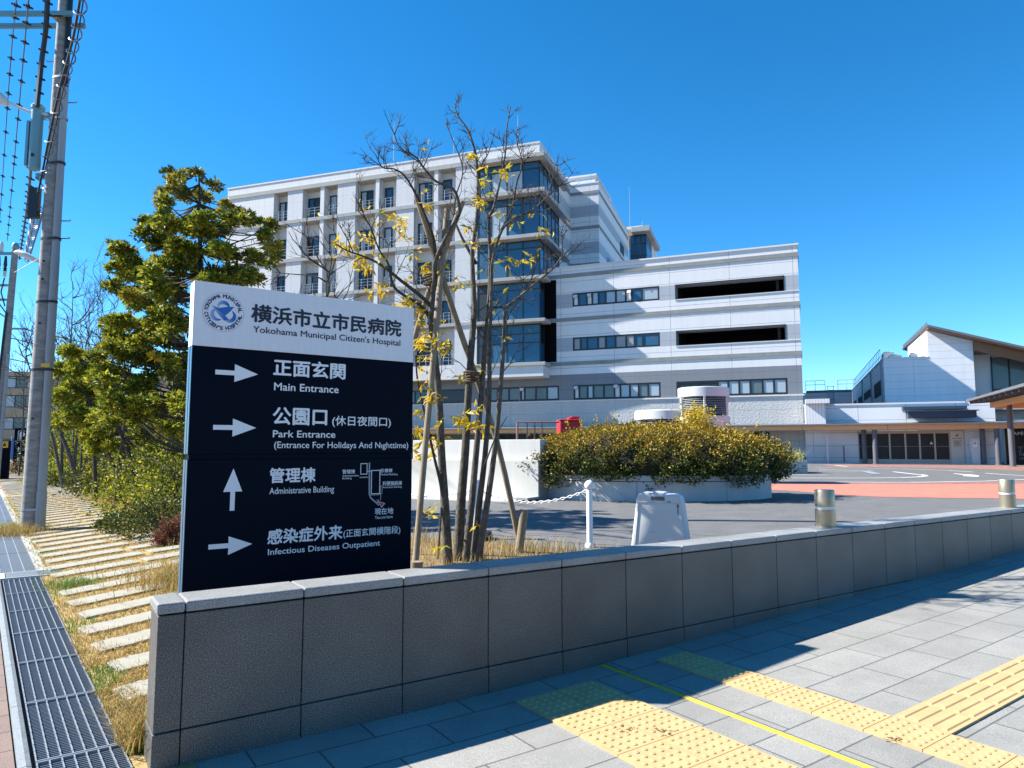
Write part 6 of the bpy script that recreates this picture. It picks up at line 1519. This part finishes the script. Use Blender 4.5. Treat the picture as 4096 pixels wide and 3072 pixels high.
def rope(px, py, Y, r, label):
    c = at(px, py, Y); mb = MB()
    for k in range(5): mb.tube([(r * (1 + .1 * random.random()) * math.cos(a), r * math.sin(a), -.05 + k * .022 + .012 * math.sin(a + k)) for a in [2 * math.pi * i / 14 for i in range(15)]], .011, 5)
    tag(mb.build('rope_binding', M['rope'], None, c), label, 'rope')
rope(*Z6(985, 1420), 7.75, .10, 'dark rope binding round the props high in the young tree'); rope(*R7(585, 462), 8.0, .09, 'dark rope binding tying a stem to the leaning prop')

def rosettes(centres, radii, per, leaf, width, g, flat_=.7, nl=6):
    P, D = [], []
    for c, r, n in zip(centres, radii, per):
        for _ in range(n):
            d = Vector((g.gauss(0, 1), g.gauss(0, 1), g.gauss(0, 1))).normalized() * r * g.random() ** .45
            q = c + Vector((d.x * 1.25, d.y * 1.25, d.z * flat_ * g.uniform(.6, 1.5))); out = Vector((d.x, d.y, d.z + r * .5)).normalized()
            for _ in range(nl):
                v = (out * .5 + Vector((g.gauss(0, .7), g.gauss(0, .7), g.gauss(.1, .5)))).normalized(); P.append(tuple(q + v * .012)); D.append(tuple(v))
    return leaves_np(np.array(P), np.array(D), leaf, width)
def clump_tree(name, label, cat, base, Y, clumps, mats, leaf, width, seed, height, dens=1.0, trunk_r=.09, bark='bark_dark', grp=None, spread=1.0, nl=6, bend=0.0, limb=.38):
    """trunk, one limb to every clump, leaf rosettes filling each clump; clumps are sight-line positions with radius and colour"""
    g = random.Random(seed); t = thing(name, label, cat, base, 0, grp); B = Vector(base)
    top = Vector((g.uniform(-.2, .2), g.uniform(-.2, .2), height))
    tp = smooth_line([Vector((0, 0, -.1)), Vector((g.uniform(-.1, .1) + bend, g.uniform(-.1, .1), height * .35)), Vector((g.uniform(-.15, .15) + bend * .5, g.uniform(-.1, .1), height * .7)), top])
    n = len(tp); mb = MB(); mb.tube(tp, [trunk_r * (1 - .88 * k / (n - 1)) for k in range(n)], 10); mb.build('trunk', M[bark], t)
    cs = {}; lb = MB()
    for x, y, r, m in clumps:
        c = at(x / .540039, y / .540039, Y + g.uniform(-1, 1) * spread) - B; R_ = r * Y / FPX
        cs.setdefault(m, []).append((c, R_))
        k = min(n - 1, max(1, int(n * max(.1, min(.97, (c.z - .35 * math.hypot(c.x, c.y)) / height)))))
        a = tp[k]; md = a.lerp(c, .5) + Vector((0, 0, -.08 * (c - a).length + g.uniform(-.1, .1)))
        pl_ = smooth_line([a, md, c]); lb.tube(pl_, [max(.007, trunk_r * limb) * (1 - .75 * i / (len(pl_) - 1)) for i in range(len(pl_))], 6, cap=False)
        for _ in range(4): twig(lb, c.lerp(a, g.uniform(0, .35)), Vector((g.gauss(0, 1), g.gauss(0, 1), g.gauss(.4, .6))), R_ * g.uniform(.8, 1.3), .006, 1, g, [], .3)
    lb.build('limbs', M[bark], t)
    for m, lst in cs.items():
        V, F = rosettes([c for c, _ in lst], [r for _, r in lst], [max(6, int(dens * 2600 * r * r)) for _, r in lst], leaf, width, g, nl=nl); np_mesh('foliage', V, F, M[m], parent=t)
    return t
E_, G_, L_ = 'leaf_ever', 'leaf_gold', 'leaf_lime'
big = [(372, 378, 20, G_), (405, 372, 18, G_), (432, 385, 18, G_), (350, 408, 18, G_), (395, 405, 22, G_), (440, 412, 20, G_), (336, 440, 20, G_), (380, 440, 30, E_), (425, 450, 30, E_), (462, 440, 18, G_), (330, 482, 18, E_), (372, 495, 30, E_), (420, 500, 34, E_), (480, 480, 30, E_), (520, 472, 24, G_), (556, 482, 20, E_), (575, 520, 20, G_),
       (285, 545, 26, E_), (325, 535, 28, E_), (370, 555, 36, E_), (430, 555, 38, E_), (490, 545, 34, E_), (545, 540, 30, E_), (590, 570, 20, E_), (560, 590, 24, E_), (270, 605, 28, E_), (310, 600, 34, E_), (360, 610, 36, E_), (410, 610, 34, E_), (465, 600, 30, E_), (520, 592, 26, E_), (275, 640, 22, G_), (325, 655, 34, E_), (375, 665, 34, E_), (285, 690, 30, E_), (335, 705, 34, E_), (385, 725, 34, E_), (250, 728, 28, E_), (295, 740, 34, E_), (345, 760, 34, E_), (330, 775, 18, 'leaf_yellow'), (390, 790, 30, E_),
       (225, 790, 28, E_), (268, 795, 34, E_), (320, 815, 36, E_), (370, 840, 34, E_), (215, 830, 24, E_), (255, 845, 32, L_), (300, 868, 34, E_), (350, 890, 34, E_), (238, 882, 24, L_), (285, 905, 28, E_), (395, 880, 26, E_)]
clump_tree('evergreen_tree', 'big glossy evergreen tree with yellowing top behind the left edge of the sign', 'tree', (-5.75, 13.0, zg(-5.75, 13)), 13.0, [(x_ + random.gauss(0, r_ * .75), y_ + random.gauss(0, r_ * .6), r_ * random.uniform(.38, .7), m_ if random.random() < .65 else random.choice([L_, E_, E_])) for x_, y_, r_, m_ in big for _k in range(2 if y_ < 470 else 4)], None, .10, .042, 31, 6.6, .95, .10, spread=1.5, limb=.2)
lime1 = [(x_ + random.gauss(0, 8), y_ + random.gauss(0, 8), r_ * random.uniform(.5, .85), m_) for x_, y_, r_, m_ in [(150, 755, 22, L_), (170, 790, 26, L_), (135, 800, 24, L_), (155, 840, 30, L_), (190, 850, 30, L_), (130, 860, 26, L_), (165, 890, 30, L_), (205, 905, 28, L_), (135, 905, 22, L_), (185, 935, 26, L_), (215, 950, 22, L_)] for _k in range(2)]
clump_tree('lime_green_tree', 'bright yellow green tree leaning over the path right behind the utility pole', 'tree', (-10.6, 18.5, zg(-10.6, 18.5)), 18.0, lime1, None, .12, .045, 5, 3.8, 1.0, .07, 'bark', 'woodland trees left of the sign', bend=.3)
lime2 = [(360, 905, 20, 'leaf_yellow'), (375, 935, 24, 'leaf_gold'), (350, 950, 22, 'leaf_gold'), (385, 970, 22, 'leaf_gold'), (330, 930, 18, L_)]
clump_tree('yellow_shrub', 'yellow leaved shrub glowing behind the trunks just left of the sign', 'shrub', (-8.2, 17.0, zg(-8.2, 17)), 17.0, lime2, None, .09, .035, 9, 2.0, 1.0, .04, 'bark', 'woodland shrubs left of the sign')
mid = [(x_ + random.gauss(0, 10), y_ + random.gauss(0, 8), r_ * random.uniform(.45, .8), m_) for x_, y_, r_, m_ in [(235, 930, 30, E_), (275, 940, 30, E_), (250, 965, 26, L_), (310, 950, 28, E_), (350, 975, 26, E_), (220, 900, 26, E_), (195, 965, 20, L_)] for _k in range(2)]
clump_tree('evergreen_tree', 'low dark evergreen with thin grey trunks under the big glossy tree', 'tree', (-9.3, 16.6, zg(-9.3, 16.6)), 16.5, mid, None, .11, .04, 15, 2.6, .8, .06, 'bark', 'woodland trees left of the sign')

def bare_tree(label, x, y, h, seed, r=.06, lean=(0, 0), n=9, depth=2, leaves_=0, grp='woodland trees left of the sign', bark='bark', first=.25, zb=None, name='bare_tree'):
    g = random.Random(seed); t = thing(name, label, 'tree', (x, y, zg(x, y)), 0, grp); tp = []
    pts = smooth_line([Vector((0, 0, -.1)), Vector((lean[0] * .3 + g.gauss(0, .05), lean[1] * .3, h * .33)), Vector((lean[0] * .7 + g.gauss(0, .08), lean[1] * .7, h * .66)), Vector((lean[0], lean[1], h))])
    m_ = len(pts); mb = MB(); mb.tube(pts, [r * (1 - .9 * k / (m_ - 1)) for k in range(m_)], 8); mb.build('trunk', M[bark], t)
    mb = MB()
    for k in range(n):
        i = int(m_ * (first + (1 - first) * (k + .5) / n)); i = min(m_ - 1, i); a = g.uniform(0, 6.28)
        twig(mb, pts[i], Vector((math.cos(a), math.sin(a), g.uniform(.5, 1.3))), h * g.uniform(.2, .38) * (1.1 - .5 * i / m_), r * .32, depth, g, tp, .4)
    mb.build('branches', M[bark], t)
    if leaves_:
        P = [p + Vector((g.gauss(0, .08), g.gauss(0, .08), g.gauss(0, .08))) for p, d in tp for _ in range(leaves_)]
        V, F = leaves_np(np.array([tuple(p) for p in P]), np.array([(g.gauss(0, 1), g.gauss(0, 1), g.gauss(0, .6)) for _ in P]), .09, .035); np_mesh('foliage', V, F, M['leaf_lime'], parent=t)
    return t
for i, (px, Y, top_, lb) in enumerate(((138, 27, 625, 'tall bare tree against the sky just right of the utility pole'), (178, 29, 660, 'slim bare tree against the sky, second from the utility pole'), (205, 25, 610, 'bare tree with fine twigs against the sky left of the big evergreen'), (232, 30, 650, 'bare tree partly behind the evergreen crown'), (160, 33, 690, 'pale bare tree far back between two darker bare trees'), (112, 36, 720, 'bare tree showing at the right edge of the utility pole'), (45, 38, 700, 'bare tree in front of the beige building'), (75, 30, 740, 'bare tree with drooping twigs behind the utility pole'))):
    p = at(px / .54, 960 / .54, Y); h_ = at(px / .54, top_ / .54, Y).z - zg(p.x, Y); bare_tree(lb, p.x, Y, h_, 40 + i, .05 if i else .075, n=16, depth=2, first=.3)
for i, (x, y, h_, lx, lb) in enumerate(((-11.2, 19.0, 4.2, -.5, 'slim dark trunk with a low fork behind the utility pole grass'), (-12.3, 21.2, 4.4, .3, 'dark double looking trunk right of the leaning grey trunks'), (-11.9, 21.6, 4.6, -.2, 'straight dark trunk in the shade of the lime green tree'), (-16.0, 25.2, 5.2, -1.6, 'grey trunk leaning left beside the utility pole'), (-15.7, 25.6, 5.0, -2.3, 'grey trunk leaning hardest to the left beside the utility pole'), (-16.8, 27.0, 5.2, .3, 'upright grey trunk in the orange leaf litter'), (-17.6, 29.0, 5.4, .8, 'pale grey trunk leaning right in the leaf litter'), (-9.7, 17.6, 3.6, -1.2, 'thin trunk crossing to the upper left below the big evergreen'), (-8.4, 16.0, 3.4, -1.0, 'thin trunk leaning left close to the sign'), (-7.6, 15.2, 3.2, .2, 'thin upright trunk close to the sign'), (-13.9, 23.5, 4.6, .4, 'slender grey trunk in the middle of the copse'))):
    bare_tree(lb, x, y, h_, 70 + i, .095 if i in (1, 2, 4) else .07, (lx, 0), 9, 2, 1 if i > 6 else 0, bark='bark_dark' if i in (0, 1, 2, 7, 8, 9) else 'bark', first=.4, name='woodland_tree')
p = at(690 / .54, 700 / .54, 11.0); bare_tree('small bare tree with knobbly twigs above the top edge of the sign', p.x, 11.0, 4.15, 91, .05, (0.1, 0), 13, 2, 0, None, 'bark_dark', .55)
for i, (px, py, Y, rx, rz_, mname, ls, lb) in enumerate(((356, 1108, 11.6, .8, .72, 'hedge_green', .06, 'dark green bushy shrub at the left edge of the sign'), (300, 1116, 12.4, .55, .35, 'hedge_green', .05, 'low olive green shrub left of the dark bush'), (262, 1108, 13.2, .4, .22, 'leaf_lime', .05, 'low pale green shrub near the stepping stones'), (378, 1095, 10.6, .28, .36, 'leaf_red', .045, 'small pinkish red shrub touching the sign edge'), (330, 1040, 15.5, 1.3, 1.3, 'leaf_ever', .08, 'dark shrub in the shade behind the trunks near the sign'), (385, 1040, 14.0, 1.0, 1.6, 'leaf_ever', .08, 'tall dark shrub directly behind the sign edge'), (262, 1010, 22, 1.5, .7, 'hedge_green', .10, 'brownish green shrub behind the dark trunks'), (200, 1000, 27, 1.6, .6, 'hedge_green', .11, 'olive shrub at the back of the copse'), (150, 1000, 30, 1.5, .5, 'leaf_lime', .11, 'yellowish shrub by the leaning grey trunks'), (310, 1000, 21, 2.0, 1.4, 'hedge_green', .10, 'wide olive shrub behind the low evergreen'), (360, 1000, 20, 2.0, 2.0, 'leaf_ever', .10, 'wide dark shrub behind the yellow shrub'), (165, 985, 38, 2.2, 2.2, 'hedge_green', .13, 'far shrub behind the leaning grey trunks'), (235, 1000, 36, 3.2, 2.6, 'leaf_ever', .14, 'far dark shrub closing the gap between the trunks'), (175, 995, 40, 3.2, 2.5, 'hedge_green', .14, 'far olive shrub behind the leaf litter'), (300, 995, 34, 3.4, 2.8, 'leaf_ever', .14, 'far dark shrub behind the wide olive shrub'), (372, 995, 30, 3.0, 2.7, 'hedge_green', .13, 'far olive shrub behind the sign edge'))):
    p = at(px / .54, py / .54, Y); bush('shrub', lb, 'shrub', (p.x, Y, zg(p.x, Y) - .02), rx, rx * .8, rz_, int(2600 * max(1, rx * .8)), ls, mname, 100 + i, 'woodland shrubs left of the sign')
# leaf litter under the copse
n = 14000; LTx = RNG.uniform(-19, -6.5, n); LTy = 11 + RNG.uniform(0, 1, n) ** .8 * 20
ok = ((LTx - DR0.x) * DRN.x + (LTy - DR0.y) * DRN.y) > 2.0; LTx, LTy = LTx[ok], LTy[ok]
P = np.stack([LTx, LTy, [zg(x, y) + .012 + .05 * RNG.random() for x, y in zip(LTx, LTy)]], 1)
V, F = leaves_np(P, np.stack([RNG.normal(size=len(P)), RNG.normal(size=len(P)), RNG.normal(0, .25, len(P))], 1), .11, .07, up=3)
tag(np_mesh('leaf_litter', V, F, M['leaf_orange']), 'orange leaf litter covering the ground under the copse', 'leaf litter', None, 'stuff')
P2 = np.stack([RNG.uniform(-14, -4.6, 9000), RNG.uniform(9.5, 20, 9000)], 1); sv = ((P2[:, 0] - DR0.x) * DRN.x + (P2[:, 1] - DR0.y) * DRN.y); P2 = P2[(sv > 1.6) & (sv < 4.6)]
P2 = np.stack([P2[:, 0], P2[:, 1], [zg(x, y) - .01 for x, y in P2]], 1)
tag(grass('dry_grass', P2, .13, .012, M['straw'], 1.0), kind='stuff', label='tawny dry grass at the edge of the copse', cat='grass')

# ------------------------------------------------------------------ the street side behind the viewer: unseen wooded bank, added to dim the shaded fronts
V = []; F = []; nx, ny = 40, 6
for j in range(ny + 1):
    for i in range(nx + 1):
        x = -130 + 260 * i / nx; h_ = 9.5 * (j / ny) ** .7 * (1 + .18 * math.sin(x * .13) + .1 * math.sin(x * .37 + j)); V.append((x, -24 - j * 4.0 - .004 * x * x * .5, -.1 + h_))
F = [(j * (nx + 1) + i, j * (nx + 1) + i + 1, (j + 1) * (nx + 1) + i + 1, (j + 1) * (nx + 1) + i) for j in range(ny) for i in range(nx)]
struct(np_mesh('unseen_hillside', V, F, mat('unseen_wooded_bank', (0.05, 0.05, 0.025), 0.95, var=.5, vscale=.5), smooth=True))
